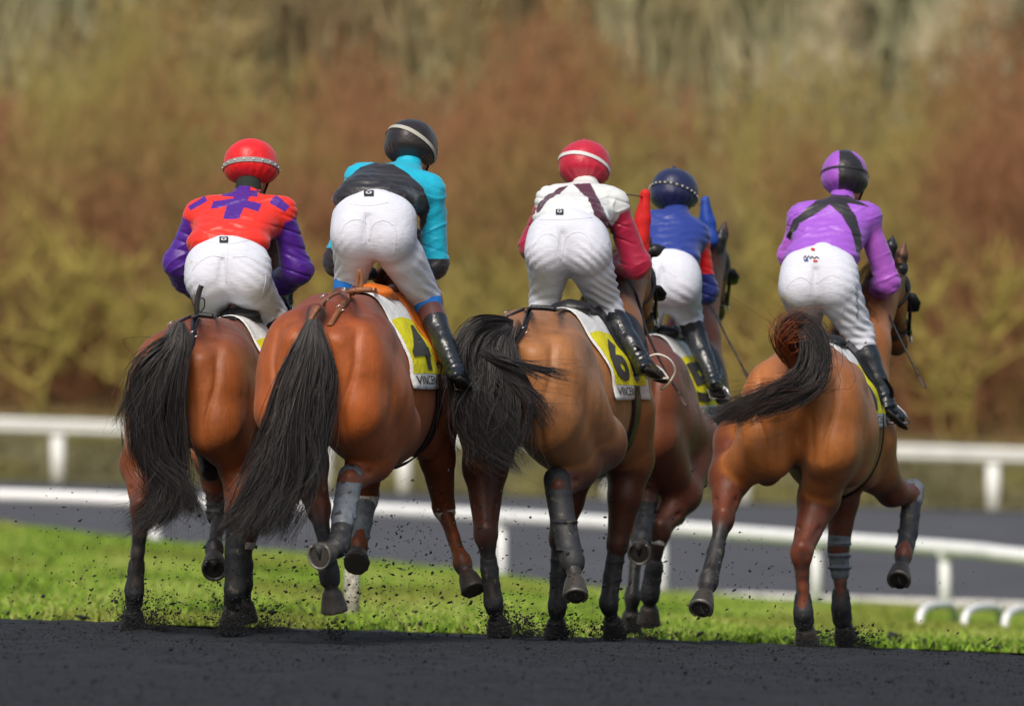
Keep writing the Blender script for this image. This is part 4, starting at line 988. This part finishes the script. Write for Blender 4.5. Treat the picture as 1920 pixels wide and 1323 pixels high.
        # ---- boots
        for q in 'LR':
            Bt = Field(); k0 = mid(J['knee'+q], J['ankle'+q], .10); an, to = J['ankle'+q], J['toe'+q]; sh = an-k0
            bc = o.get('boottop'); d = to-an; d /= np.linalg.norm(d)
            Bt.chain([k0, mid(k0, an, .25), mid(k0, an, .6), an-sh/np.linalg.norm(sh)*.02], [.063, .062, .053, .045], .015)
            Bt.cone(an, to-d*.02, .043, .033, .025); Bt.ell(to-d*.02, (.038, .05, .03), .02, None, Rm); Bt.ell(an-d*.03+sh/np.linalg.norm(sh)*.03, (.034, .04, .03), .02, None, Rm)
            V, Q = Bt.mesh(.0065, it=2); N = vnormals(V, Q); ka = np.clip(1-np.linalg.norm(V-an, axis=1)/.12, 0, 1)
            V = V+N*(.004*ka*np.sin((V-an)@(sh/np.linalg.norm(sh))*190)+.0012*snoise(V, 28, 0, 9))[:, None]
            bt = mesh_obj('boot', V, Q, m_boot, s.o)
            hn = sh/np.linalg.norm(sh); so_ = MB()
            so_.tube([an-d*.05+hn*.052, an+d*.0+hn*.05, mid(an, to)+hn*.040, to+hn*.032, to+d*.03+hn*.026], [.03, .036, .036, .038, .022], 10, flat=.28); so_.build('sole', m_sole, bt)
            if bc:
                T_ = Field(); T_.cone(mid(k0, an, .0), mid(k0, an, .24), .0655, .0655, .01); V, Q = T_.mesh(.007, it=1); mesh_obj('boot_top', V, Q, bc, bt)
            mb = MB(); p_ = mid(k0, an, .03)+np.array([.012 if q == 'R' else -.012, -.066, 0]); mb.tube([p_, p_+np.array([0, -.006, 0])], .007, 10); mb.build('snap', m_metal, bt)
            if o.get('sock'):
                K = Field(); K.cone(mid(J['knee'+q], J['ankle'+q], .03), mid(J['knee'+q], J['ankle'+q], .12), .076, .072, .01); V, Q = K.mesh(.007, it=2); mesh_obj('sock', V, Q, o['sock'], s.o)
            mb = MB(); c = mid(an, to, .62)+hn*.045; mb.tube([c+rt*.058, c+rt*.055-hn*.06, c+rt*.03-hn*.10, c-hn*.115, c-rt*.03-hn*.10, c-rt*.055-hn*.06, c-rt*.058, c+rt*.058], .006, 8, flat=.8)
            st = mb.build('stirrup', o.get('stm', m_metal), o['horse'].o)
            tp = o['horse'].L(o.get('stu', 1.3), (-.27 if q == 'L' else .27), 1.36)
            mb = MB(); mb.tube(spline([tp, mid(tp, c-hn*.11, .5)+rt*.02*(1 if q == 'R' else -1), c-hn*.112], 10), .012, 6, flat=.35); mb.build('stirrup_leather', m_blackl, st)
        # ---- helmet
        hu = o.get('hup', (0, .28, 1)); hu = np.array(hu, float); hu /= np.linalg.norm(hu); hr = np.cross(f, hu); hr /= np.linalg.norm(hr); hf = np.cross(hu, hr); Rh = np.array([hr, hf, hu])
        hcx = P(*o['helm'][:2], s.D+o['helm'][2]); a_, b_, c_ = o.get('hsz', (.132, .150, .118))
        Hm = Field(); Hm.ell(hcx, (a_, b_, c_), .02, None, Rh); Hm.ell(hcx-hu*.045, (a_*.96, b_*.96, .062), .035, None, Rh)
        if o.get('button'): Hm.ell(hcx+hu*(c_+.006), (.014, .014, .012), .008, None, Rh)
        V, Q = Hm.mesh(.0065, it=1); N = vnormals(V, Q)
        loc = (V-hcx)@Rh.T; az = np.arctan2(loc[:, 0], loc[:, 1]); lowm = np.clip((-loc[:, 2]-.02)/.05, 0, 1)
        w_ = .0016*lowm*np.sin(az*19+4*snoise(V, 20, 0, 8))+.0022*snoise(V, 34, 4, 14)
        w_ -= .0022*np.exp(-(((az*4/math.pi+8.5) % 1)-.5)**2*900)*np.clip(loc[:, 2]*14, 0, 1)
        V = V+N*w_[:, None]; N = vnormals(V, Q); col = np.tile(np.array(o['cap']), (len(V), 1))
        for poly, cc in o.get('cappaint', []): paint(V, N, col, poly, cc, back=False)
        s.hm = mesh_obj('helmet', V, Q, m_silk, s.o, col=col); hb = BVHTree.FromPolygons([tuple(v) for v in V], [tuple(int(i) for i in a) for a in Q])
        pk = MB(); pk.tube([hcx+hf*b_*.8-hr*.07-hu*.035, hcx+hf*(b_+.015)-hu*.03, hcx+hf*b_*.8+hr*.07-hu*.035], [.02, .035, .02], 8, flat=.25); pk.build('peak', m_blackl, s.hm)
        e0, e1, bm, wd = o.get('band', (.15, .55, m_light, .08)); Vb = []; n = 60
        for i in range(n):
            t = 2*math.pi*i/n; dirh = hr*math.cos(t)-hf*math.sin(t); el = e0+e1*math.sin(t)+o.get('bskew', 0)*math.cos(t)
            for e in (el-wd, el+wd):
                d = dirh*math.cos(e)+hu*math.sin(e); h_ = hb.ray_cast(Vector(hcx+d*.4), Vector(-d), .4); p = np.array(h_[0]) if h_[0] else hcx+d*.13
                Vb.append(p+d*.005)
        Fc = [(2*i, 2*i+1, (2*i+3) % (2*n), (2*i+2) % (2*n)) for i in range(n)]
        gb = mesh_obj('goggle_strap', Vb, Fc, bm, s.hm)
        if o.get('studs'):
            mb = MB()
            for i in range(0, n, o['studs']):
                c = (Vb[2*i]+Vb[2*i+1])/2; d = c-hcx; d /= np.linalg.norm(d); mb.tube([c, c+d*.004], .0055, 6)
            mb.build('stud', m_light, gb)
        ch = MB()
        for v in (-1, 1): ch.tube([hcx+hr*v*.095-hu*.04+hf*.03, hc+rt*v*.082-up*.05+f*.02, hc+rt*v*.05-up*.12+f*.05, hc-up*.135+f*.06], .006, 6)
        ch.build('chin_strap', m_blackl, s.hm)
        sc = o.get('collar')
        if sc: K = Field(); K.cone(nk-up*.01, nk+up*.045, .066, .064, .01); V, Q = K.mesh(.007, it=2); mesh_obj('collar', V, Q, sc, s.jk)
        # reins
        for q in 'LR':
            v = -1 if q == 'L' else 1; hs = o['horse']; e = hs.poll+hs.hd_*np.linalg.norm(hs.muz-hs.poll)*.84+hs.hx*v*.08
            a = J['ha'+q]+np.array([0, .05, 0]); mb = MB(); mb.tube(spline([a, mid(a, e)+np.array([0, 0, -.05]), e], 14), .007, 6, flat=.5); mb.build('rein', m_blackl, BR[hs.n])
        return s
    def cast(s, bvh, x, y):
        o = np.array([0, 0, EYE]); d = P(x, y, 40)-o; d /= np.linalg.norm(d); h = bvh.ray_cast(Vector(o), Vector(d), 80)
        return (np.array(h[0]), np.array(h[1])) if h[0] is not None else None
    def line(s, name, pts, r, m, parent, n=26, bvh=None, off=.001):
        out = []
        for q in spline(pts, n):
            h = s.cast(bvh or s.brbvh, q[0], q[1])
            if h: out.append(h[0]+h[1]*off)
        if len(out) > 3: mb = MB(); mb.tube(out, r, 5); mb.build(name, m, parent)
    def patch(s, name, poly, m, parent, off=.004):
        """a sewn or printed mark on the breeches"""
        V = []
        for x, y in poly:
            h = s.cast(s.brbvh, x, y)
            if not h: return
            V.append(h[0]+h[1]*off)
        mesh_obj(name, V, [tuple(range(len(V)))], m, parent, smooth=False)
    def logo(s, x, y, w_, h_):
        s.patch('maker_patch', [(x-w_, y-h_), (x+w_, y-h_), (x+w_, y+h_), (x-w_, y+h_)], m_mark, s.br, .008)
        s.patch('maker_emblem', [(x+w_*.62*math.cos(t), y+h_*.55*math.sin(t)) for t in np.linspace(0, 6.28, 15)[:-1]], m_light, s.br, .0105)
        s.patch('maker_emblem', [(x+w_*.3*math.cos(t), y+h_*.28*math.sin(t)) for t in np.linspace(0, 6.28, 13)[:-1]], m_mark, s.br, .0125)
def Z(x0, y0, sc, pts): return [(x0+a/sc, y0+b/sc) for a, b in pts]
def whip(pts, D, label, rr=(.008, .004), flap=True, mat_=None):
    q = spline([P(a, b, D+c) for a, b, c in pts], 22); root = empty('riding_whip', q[0]); mb = MB(); mb.tube(q, np.linspace(rr[0], rr[1], 22), 8); mb.build('shaft', m_blackl, root)
    mb = MB(); mb.tube(q[:5], rr[0]*1.35, 8); mb.build('grip', m_blackl, root)
    if flap:
        d = q[-1]-q[-2]; d /= np.linalg.norm(d); mb = MB(); mb.tube([q[-1]-d*.01, q[-1]+d*.03, q[-1]+d*.075, q[-1]+d*.085], [.006, .015, .014, .004], 8, flat=.35); mb.build('flap', mat('dark_brown_leather', srgb(70, 50, 42), rough=.6), root)
    tag(root, label, 'riding whip', 'riding whips'); return root

RED, PUR = srgb(236, 46, 28), srgb(74, 22, 140)
CY, BK = srgb(20, 178, 210), srgb(36, 34, 40)
WH, MR, CR = srgb(222, 226, 226), srgb(84, 42, 62), srgb(168, 22, 62)
BL, RD2 = srgb(36, 58, 142), srgb(222, 24, 30)
VI, VS = srgb(158, 88, 206), srgb(178, 94, 206)
BR_UP = mat('boot_top_brown', srgb(96, 62, 60), rough=.3)
m_sockb = mat('sock_blue', srgb(24, 108, 192), rough=.9, bump=.5, bscale=120)
m_dsock = mat('boot_top_dark', srgb(30, 28, 30), rough=.5)
m_wst = mat('stirrup_white', srgb(212, 208, 196), rough=.5)
m_neck = mat('neck_cloth', srgb(36, 44, 40), rough=.9)

R = {}
R[1] = Rider(41.5, {'pelvis': (428, 492, 0), 'waist': (428, 452, .10), 'butL': (396, 522, -.02), 'butR': (458, 522, -.04), 'kneeL': (398, 582, .22), 'kneeR': (508, 588, .26),
  'ankleL': (390, 690, .0), 'ankleR': (560, 690, .0), 'toeL': (384, 720, .14), 'toeR': (572, 722, .14), 'shL': (372, 402, .30), 'shR': (530, 398, .28), 'neck': (465, 362, .40), 'head': (474, 318, .50),
  'elL': (336, 492, .34), 'elR': (556, 505, .34), 'haL': (362, 552, .60), 'haR': (510, 548, .62)}, 12).build(dict(
  horse=H[1], label='jockey in bright red silks with purple sleeves and a purple double cross', body=RED, sleeve=PUR, cuff=PUR, bag=.026, cap=srgb(226, 24, 30), helm=(471, 304, .48), hsz=(.134, .15, .116), collar=m_neck,
  band=(-.25, .05, mat('strap_grey', srgb(150, 152, 152), rough=.6), .075), studs=3, hip=.12, butr=.125, boottop=m_dsock,
  paint=[(Z(200, 220, 2.645, [(640, 320), (718, 320), (705, 400), (660, 495), (575, 500), (600, 430), (628, 400)]), PUR), (Z(200, 220, 2.645, [(568, 392), (592, 360), (757, 360), (745, 392)]), PUR),
         (Z(200, 220, 2.645, [(515, 455), (530, 418), (640, 400), (770, 425), (752, 470), (690, 450), (600, 440)]), PUR), (Z(200, 220, 2.645, [(416, 462), (402, 440), (488, 390), (500, 415)]), PUR), (Z(200, 220, 2.645, [(806, 420), (838, 385), (912, 440), (885, 470)]), PUR)],
  seams=[[(368, 560), (360, 510), (390, 482), (420, 482)], [(490, 560), (498, 512), (470, 484), (436, 482)], [(428, 452), (426, 490), (424, 530)], [(376, 450), (420, 458), (470, 450)]]))
R[1].logo(420, 451, 8, 5)
R[2] = Rider(41.0, {'pelvis': (702, 408, 0), 'waist': (702, 372, .10), 'butL': (668, 440, -.02), 'butR': (732, 442, -.04), 'kneeL': (657, 520, .20), 'kneeR': (796, 556, .28),
  'ankleL': (612, 690, .0), 'ankleR': (856, 700, -.02), 'toeL': (604, 726, .14), 'toeR': (880, 728, .12), 'shL': (672, 338, .32), 'shR': (808, 358, .30), 'neck': (766, 312, .42), 'head': (778, 276, .52),
  'elL': (632, 490, .40), 'elR': (816, 496, .34), 'haL': (700, 516, .62), 'haR': (738, 520, .64)}, 14).build(dict(
  horse=H[2], label='jockey in cyan silks with a black back panel and black forearms', body=CY, sleeve=CY, cuff=BK, cap=srgb(34, 28, 30), helm=(772, 268, .50), hup=(.12, .28, 1), hsz=(.132, .155, .115),
  band=(-.12, .30, mat('strap_pale', srgb(176, 174, 164), rough=.7), .07), bskew=-.32, hip=.12, butr=.12, boottop=BR_UP, sock=m_sockb, bag=.018,
  paint=[(Z(560, 200, 2.28, [(150, 345), (215, 300), (260, 262), (330, 240), (400, 245), (470, 285), (530, 345), (560, 430), (545, 500), (500, 560), (440, 480), (380, 420), (150, 420)]), BK), ([(775, 485), (850, 485), (850, 545), (775, 545)], BK), ([(595, 464), (655, 464), (655, 540), (595, 540)], BK)],
  seams=[[(648, 470), (642, 430), (664, 412), (688, 420), (692, 452)], [(692, 452), (700, 422), (722, 414), (742, 432), (738, 480)], [(684, 384), (684, 420), (686, 456)], [(656, 382), (690, 386), (728, 380)]]))
R[2].logo(692, 364, 9, 5)
R[3] = Rider(42.6, {'pelvis': (1064, 440, 0), 'waist': (1070, 408, .10), 'butL': (1030, 472, -.02), 'butR': (1100, 470, -.04), 'kneeL': (1022, 556, .18), 'kneeR': (1136, 572, .24),
  'ankleL': (985, 680, .0), 'ankleR': (1208, 684, -.02), 'toeL': (978, 712, .12), 'toeR': (1236, 706, .10), 'shL': (1030, 376, .30), 'shR': (1152, 384, .28), 'neck': (1098, 352, .40), 'head': (1100, 318, .50),
  'elL': (1002, 460, .40), 'elR': (1192, 496, .34), 'haL': (1080, 500, .62), 'haR': (1150, 492, .66)}, 14).build(dict(
  horse=H[3], label='jockey in white silks with maroon braces, crimson sleeve and crimson cap', body=WH, sleeve=CR, cuff=CR, cap=srgb(190, 28, 58), helm=(1096, 306, .48), hup=(0, .3, 1), button=True, hair=srgb(52, 30, 26), hairz=.065,
  band=(-.2, .26, m_light, .065), bskew=-.18, hip=.11, butr=.12, boottop=None, bag=.026, stm=m_wst,
  paint=[(Z(920, 240, 2.3615, [(365, 245), (440, 245), (478, 310), (500, 370), (548, 460), (552, 540), (520, 560), (500, 460), (455, 380), (430, 310)]), MR),
         (Z(920, 240, 2.3615, [(345, 250), (300, 258), (240, 300), (205, 345), (200, 375), (215, 370), (250, 320), (300, 285)]), MR)],
  seams=[[(1006, 520), (998, 470), (1020, 440), (1046, 448), (1052, 490)], [(1052, 490), (1062, 446), (1090, 436), (1108, 460), (1104, 510)], [(1046, 420), (1046, 450), (1048, 490)], [(1012, 412), (1060, 412), (1110, 408)]]))
R[3].logo(1050, 399, 7, 4.5)
R[4] = Rider(45.6, {'pelvis': (1252, 510, 0), 'waist': (1254, 480, .08), 'butL': (1228, 536, -.02), 'butR': (1272, 536, -.04), 'kneeL': (1215, 590, .18), 'kneeR': (1288, 588, .22),
  'ankleL': (1205, 700, .0), 'ankleR': (1338, 716, -.02), 'toeL': (1222, 752, .10), 'toeR': (1352, 746, .10), 'shL': (1222, 424, .22), 'shR': (1304, 440, .22), 'neck': (1268, 402, .30), 'head': (1266, 366, .38),
  'elL': (1200, 500, .30), 'elR': (1324, 546, .30), 'haL': (1216, 556, .56), 'haR': (1290, 530, .60)}, 14).build(dict(
  horse=H[4], label='jockey in blue silks with a red and blue sleeve and navy cap', body=BL, sleeve=RD2, cuff=srgb(34, 44, 120), cap=srgb(22, 30, 74), helm=(1264, 356, .36), hup=(0, .2, 1), button=True, hair=srgb(50, 32, 26), hairz=.06,
  band=(-.2, .25, m_mark, .05), bskew=-.18, studs=2, hip=.085, butr=.118, boottop=m_dsock, bag=.012,
  paint=[([(1190, 395), (1290, 400), (1312, 440), (1296, 500), (1210, 500), (1190, 440)], BL), ([(1295, 514), (1352, 514), (1352, 566), (1302, 566)], srgb(34, 44, 120))],
  seams=[[(1232, 560), (1228, 530), (1245, 508), (1268, 520)], [(1240, 490), (1243, 520), (1246, 550)]]))
R[5] = Rider(43.7, {'pelvis': (1536, 506, 0), 'waist': (1542, 478, .08), 'butL': (1504, 538, -.02), 'butR': (1566, 538, -.04), 'kneeL': (1512, 606, .18), 'kneeR': (1610, 624, .06),
  'ankleL': (1470, 740, .0), 'ankleR': (1664, 762, -.02), 'toeL': (1462, 770, .12), 'toeR': (1688, 788, .02), 'shL': (1502, 410, .26), 'shR': (1628, 408, .26), 'neck': (1578, 374, .36), 'head': (1590, 336, .44),
  'elL': (1482, 480, .34), 'elR': (1664, 530, .34), 'haL': (1560, 540, .60), 'haR': (1640, 548, .56)}, 10).build(dict(
  horse=H[5], label='jockey in violet silks with black crossed straps, rightmost rider', body=VI, sleeve=VS, cuff=VS, cap=srgb(158, 84, 196), helm=(1584, 325, .42), hup=(0, .15, 1), hsz=(.122, .145, .125),
  cappaint=[(Z(1300, 260, 2.204, [(603, 30), (650, 50), (690, 90), (716, 150), (722, 200), (700, 250), (600, 250)]), srgb(32, 30, 34))],
  band=(-.05, .12, m_mark, .035), hip=.11, butr=.118, bag=.014,
  paint=[(Z(1300, 260, 2.204, [(545, 228), (590, 250), (540, 290), (440, 352), (398, 420), (386, 410), (412, 335), (478, 282)]), BK), (Z(1300, 260, 2.204, [(535, 232), (620, 248), (672, 320), (692, 395), (695, 460), (728, 510), (728, 545), (700, 545), (678, 470), (655, 390), (612, 315), (560, 270)]), BK),
         (Z(1300, 260, 2.204, [(505, 240), (540, 226), (640, 232), (730, 285), (690, 276), (600, 262), (540, 264)]), BK)],
  seams=[[(1480, 580), (1476, 540), (1500, 520), (1522, 532)], [(1530, 532), (1560, 516), (1584, 536), (1580, 590)], [(1530, 500), (1532, 530), (1534, 556)]]))
r5 = R[5]
r5.patch('red_emblem', [(1520, 468), (1524, 466), (1527, 467), (1529, 470), (1525, 471), (1522, 470)], m_redc, r5.br, .006)
r5.line('script_print', [(1507, 485), (1511, 480), (1513, 486), (1517, 480), (1520, 485), (1523, 481), (1527, 485), (1531, 482), (1536, 485)], .0022, m_mark, r5.br, 40, off=.005)
r5.patch('blue_dash', [(1508, 487), (1516, 487), (1516, 490), (1508, 490)], m_bluec, r5.br, .006); r5.patch('red_dash', [(1525, 488), (1533, 488), (1533, 491), (1525, 491)], m_redc, r5.br, .006)
r5.line('thigh_print', [(1606, 532), (1603, 538), (1607, 544), (1603, 549), (1608, 556), (1604, 560), (1608, 568), (1605, 574), (1609, 580), (1605, 588), (1608, 596)], .0022, mat('grey_print', srgb(120, 124, 140), rough=.8), r5.br, 50, off=.004)
whip([(1634, 552, .5), (1660, 580, .45), (1690, 640, .3), (1724, 706, .15)], 43.7, 'whip hanging from the hand of the violet jockey at far right', (.009, .004))
whip([(1290, 520, .6), (1335, 576, .5), (1362, 630, .4), (1392, 688, .3)], 46.1, 'whip hanging behind the blue and red jockey, above the rightmost rump', (.009, .005))
whip([(1150, 495, .66), (1190, 545, .6), (1212, 620, .4), (1245, 690, .2), (1276, 742, .05)], 42.6, 'whip hanging from the crimson sleeve past the white stirrup', (.009, .006))
whip([(512, 548, .62), (530, 555, .6), (545, 584, .5)], 41.5, 'short black whip below the purple sleeve of the red jockey', (.010, .008), flap=False)
# cord from the crimson cap rider to the red hood
mb = MB(); mb.tube(spline([P(1150, 362, 42.9), P(1178, 365, 43.2), P(1206, 369, 43.5)], 10), .0035, 6); mb.build('hood_cord', m_blackl, H[3].o)
mb = MB(); mb.tube(spline([P(1310, 385, 46.9), P(1322, 378, 46.9)], 6), .003, 6); mb.build('hood_cord', m_blackl, H[4].o)
mb = MB(); mb.tube(spline([P(a, b, 42.6+d) for a, b, d in [(1208, 672, .0), (1232, 664, -.03), (1256, 674, -.03), (1266, 696, 0), (1254, 718, .04), (1240, 730, .08)]], 22), .007, 8, flat=.8); mb.build('toe_guard', m_wst, H[3].o)
# ------------------------------------------------------------------ sand thrown up by the hooves
m_clod = mat('thrown_sand', srgb(44, 45, 48), rough=.95, spec=.2)
def clods(name, cen, size, stretch, label, rng, m=None):
    n = len(cen); ico = np.array([(1, 0, 0), (-1, 0, 0), (0, 1, 0), (0, -1, 0), (0, 0, 1), (0, 0, -1)], float)
    fa = np.array([(0, 2, 4), (2, 1, 4), (1, 3, 4), (3, 0, 4), (2, 0, 5), (1, 2, 5), (3, 1, 5), (0, 3, 5)])
    J = ico[None]*rng.uniform(.5, 1.4, (n, 6, 1))*size[:, None, None]; J = J+rng.normal(0, .15, (n, 6, 3))*size[:, None, None]
    a = rng.normal(.5, .6, n); J[:, :, 0] *= stretch[:, None]
    x = J[:, :, 0]*np.cos(a)[:, None]-J[:, :, 2]*np.sin(a)[:, None]; z = J[:, :, 0]*np.sin(a)[:, None]+J[:, :, 2]*np.cos(a)[:, None]
    J[:, :, 0] = x; J[:, :, 2] = z; V = (J+cen[:, None]).reshape(-1, 3)
    Fc = (fa[None]+6*np.arange(n)[:, None, None]).reshape(-1, 3)
    o = mesh_obj(name, V, Fc, m or m_clod, None, smooth=False); return tag(o, label, 'sand', kind='stuff')
rg = np.random.default_rng(5); cen = []; sz = []; stc = []
# loose cloud of grains behind and around the legs: (px, py, spread x, spread y, D, count)
for px, py, sx, sy, D, n in [(620, 1080, 260, 90, 40.6, 600), (1000, 1120, 260, 60, 41.6, 300), (300, 1120, 200, 40, 40.6, 300), (150, 1090, 110, 45, 40.5, 160), (330, 1040, 130, 80, 40.8, 260), (520, 1090, 90, 60, 40.6, 240), (740, 1040, 110, 80, 40.4, 520), (700, 1120, 160, 40, 40.6, 420),
                             (960, 1080, 120, 80, 41.6, 280), (1010, 1150, 160, 35, 41.4, 260), (1180, 1110, 120, 60, 42.5, 180), (1250, 1000, 110, 90, 43, 110), (1400, 1120, 110, 45, 42.6, 150),
                             (1560, 830, 200, 120, 42.2, 16), (1650, 1130, 140, 50, 42.8, 60), (1420, 1030, 120, 60, 42.8, 60), (90, 980, 90, 60, 41, 50)]:
    x = rg.normal(px, sx, n); y = rg.normal(py, sy, n); d = rg.normal(D, .8, n)
    for a, b, c in zip(x, y, d):
        p = P(a, b, c)
        if p[2] > float(gz(p[0], c))+.01: cen.append(p); sz.append(min(.0022*math.exp(rg.normal(0, .55)), .0075)); stc.append(rg.uniform(1, 2.6))
# spurts at the planted hooves
for px, py, D, n, h_, w_ in [(250, 1178, 40.6, 900, .17, .10), (300, 1172, 40.7, 500, .16, .12), (436, 1182, 40.7, 1100, .16, .13), (500, 1178, 41.0, 500, .13, .10), (625, 1172, 39.9, 300, .08, .08), (938, 1192, 41.5, 1100, .13, .12), (985, 1192, 41.6, 400, .10, .08),
                             (1050, 1192, 42.8, 500, .12, .12), (1150, 1194, 42.8, 700, .10, .12), (1216, 1180, 45, 400, .10, .10), (1515, 1204, 42.5, 500, .10, .10), (1590, 1205, 43.2, 500, .10, .10), (1628, 1202, 43.4, 350, .11, .08)]:
    o = P(px, py, D); o[2] = float(gz(o[0], D)); ang = rg.normal(0, .65, n); r = rg.random(n)**1.6*h_*1.25
    nb = 9; bun = rg.uniform(-1.1, 1.1, nb); bi = rg.integers(0, nb, n); ang = np.where(rg.random(n) < .55, bun[bi]+rg.normal(0, .05, n), ang)
    for a, q in zip(ang, r):
        cen.append(o+np.array([math.sin(a)*q*w_/h_*1.2+rg.normal(0, w_*.22), rg.normal(0, .06), abs(math.cos(a))*q])); sz.append(.0028*math.exp(rg.normal(0, .45))); stc.append(rg.uniform(.8, 2.0))
for px, py, D, n, h_, w_ in [(250, 1180, 40.6, 3000, .13, .10), (300, 1178, 40.8, 2500, .09, .16), (436, 1184, 40.7, 4000, .12, .12), (500, 1180, 41.0, 2000, .08, .12), (938, 1194, 41.5, 4000, .10, .12), (1000, 1194, 41.6, 2000, .07, .12),
                             (1050, 1194, 42.8, 2500, .10, .12), (1150, 1196, 42.8, 3000, .09, .12), (1216, 1182, 45, 2000, .09, .10), (1515, 1206, 42.5, 2000, .07, .10), (1600, 1206, 43.2, 2500, .08, .12)]:
    o = P(px, py, D); o[2] = float(gz(o[0], D))
    q = o+np.stack([rg.normal(0, w_*.5, n), rg.normal(0, .1, n), np.abs(rg.normal(0, h_*.45, n))], -1); cen += list(q); sz += list(.0011*np.exp(rg.normal(0, .35, n))); stc += [1.3]*n
clods('thrown_sand', np.array(cen), np.array(sz), np.array(stc), 'dark grains and clods of sand flying up round the hooves', rg)
# crumbs lying on the turf and on the raked track
n = 1500; D = 47.5+22*rg.random(n)**1.6; x = rg.uniform(-1, 1, n)*3.6*D/47; cen = np.stack([x, D, gz(x, D)+.03+rg.uniform(0, .03, n)], -1)
clods('turf_crumbs', cen, .006*np.exp(rg.normal(0, .5, n)), rg.uniform(1, 2.5, n), 'crumbs of dark sand scattered over the green turf', rg)
n = 16000; D = rg.uniform(28, 41.8, n); x = rg.uniform(-1, 1, n)*2.7*D/41; cen = np.stack([x, D, gz(x, D)+.004], -1)
clods('track_crumbs', cen, .0020*np.exp(rg.normal(0, .5, n)), rg.uniform(1, 1.8, n), 'loose lumps of dark sand lying on the raked track', rg, m_dirt)
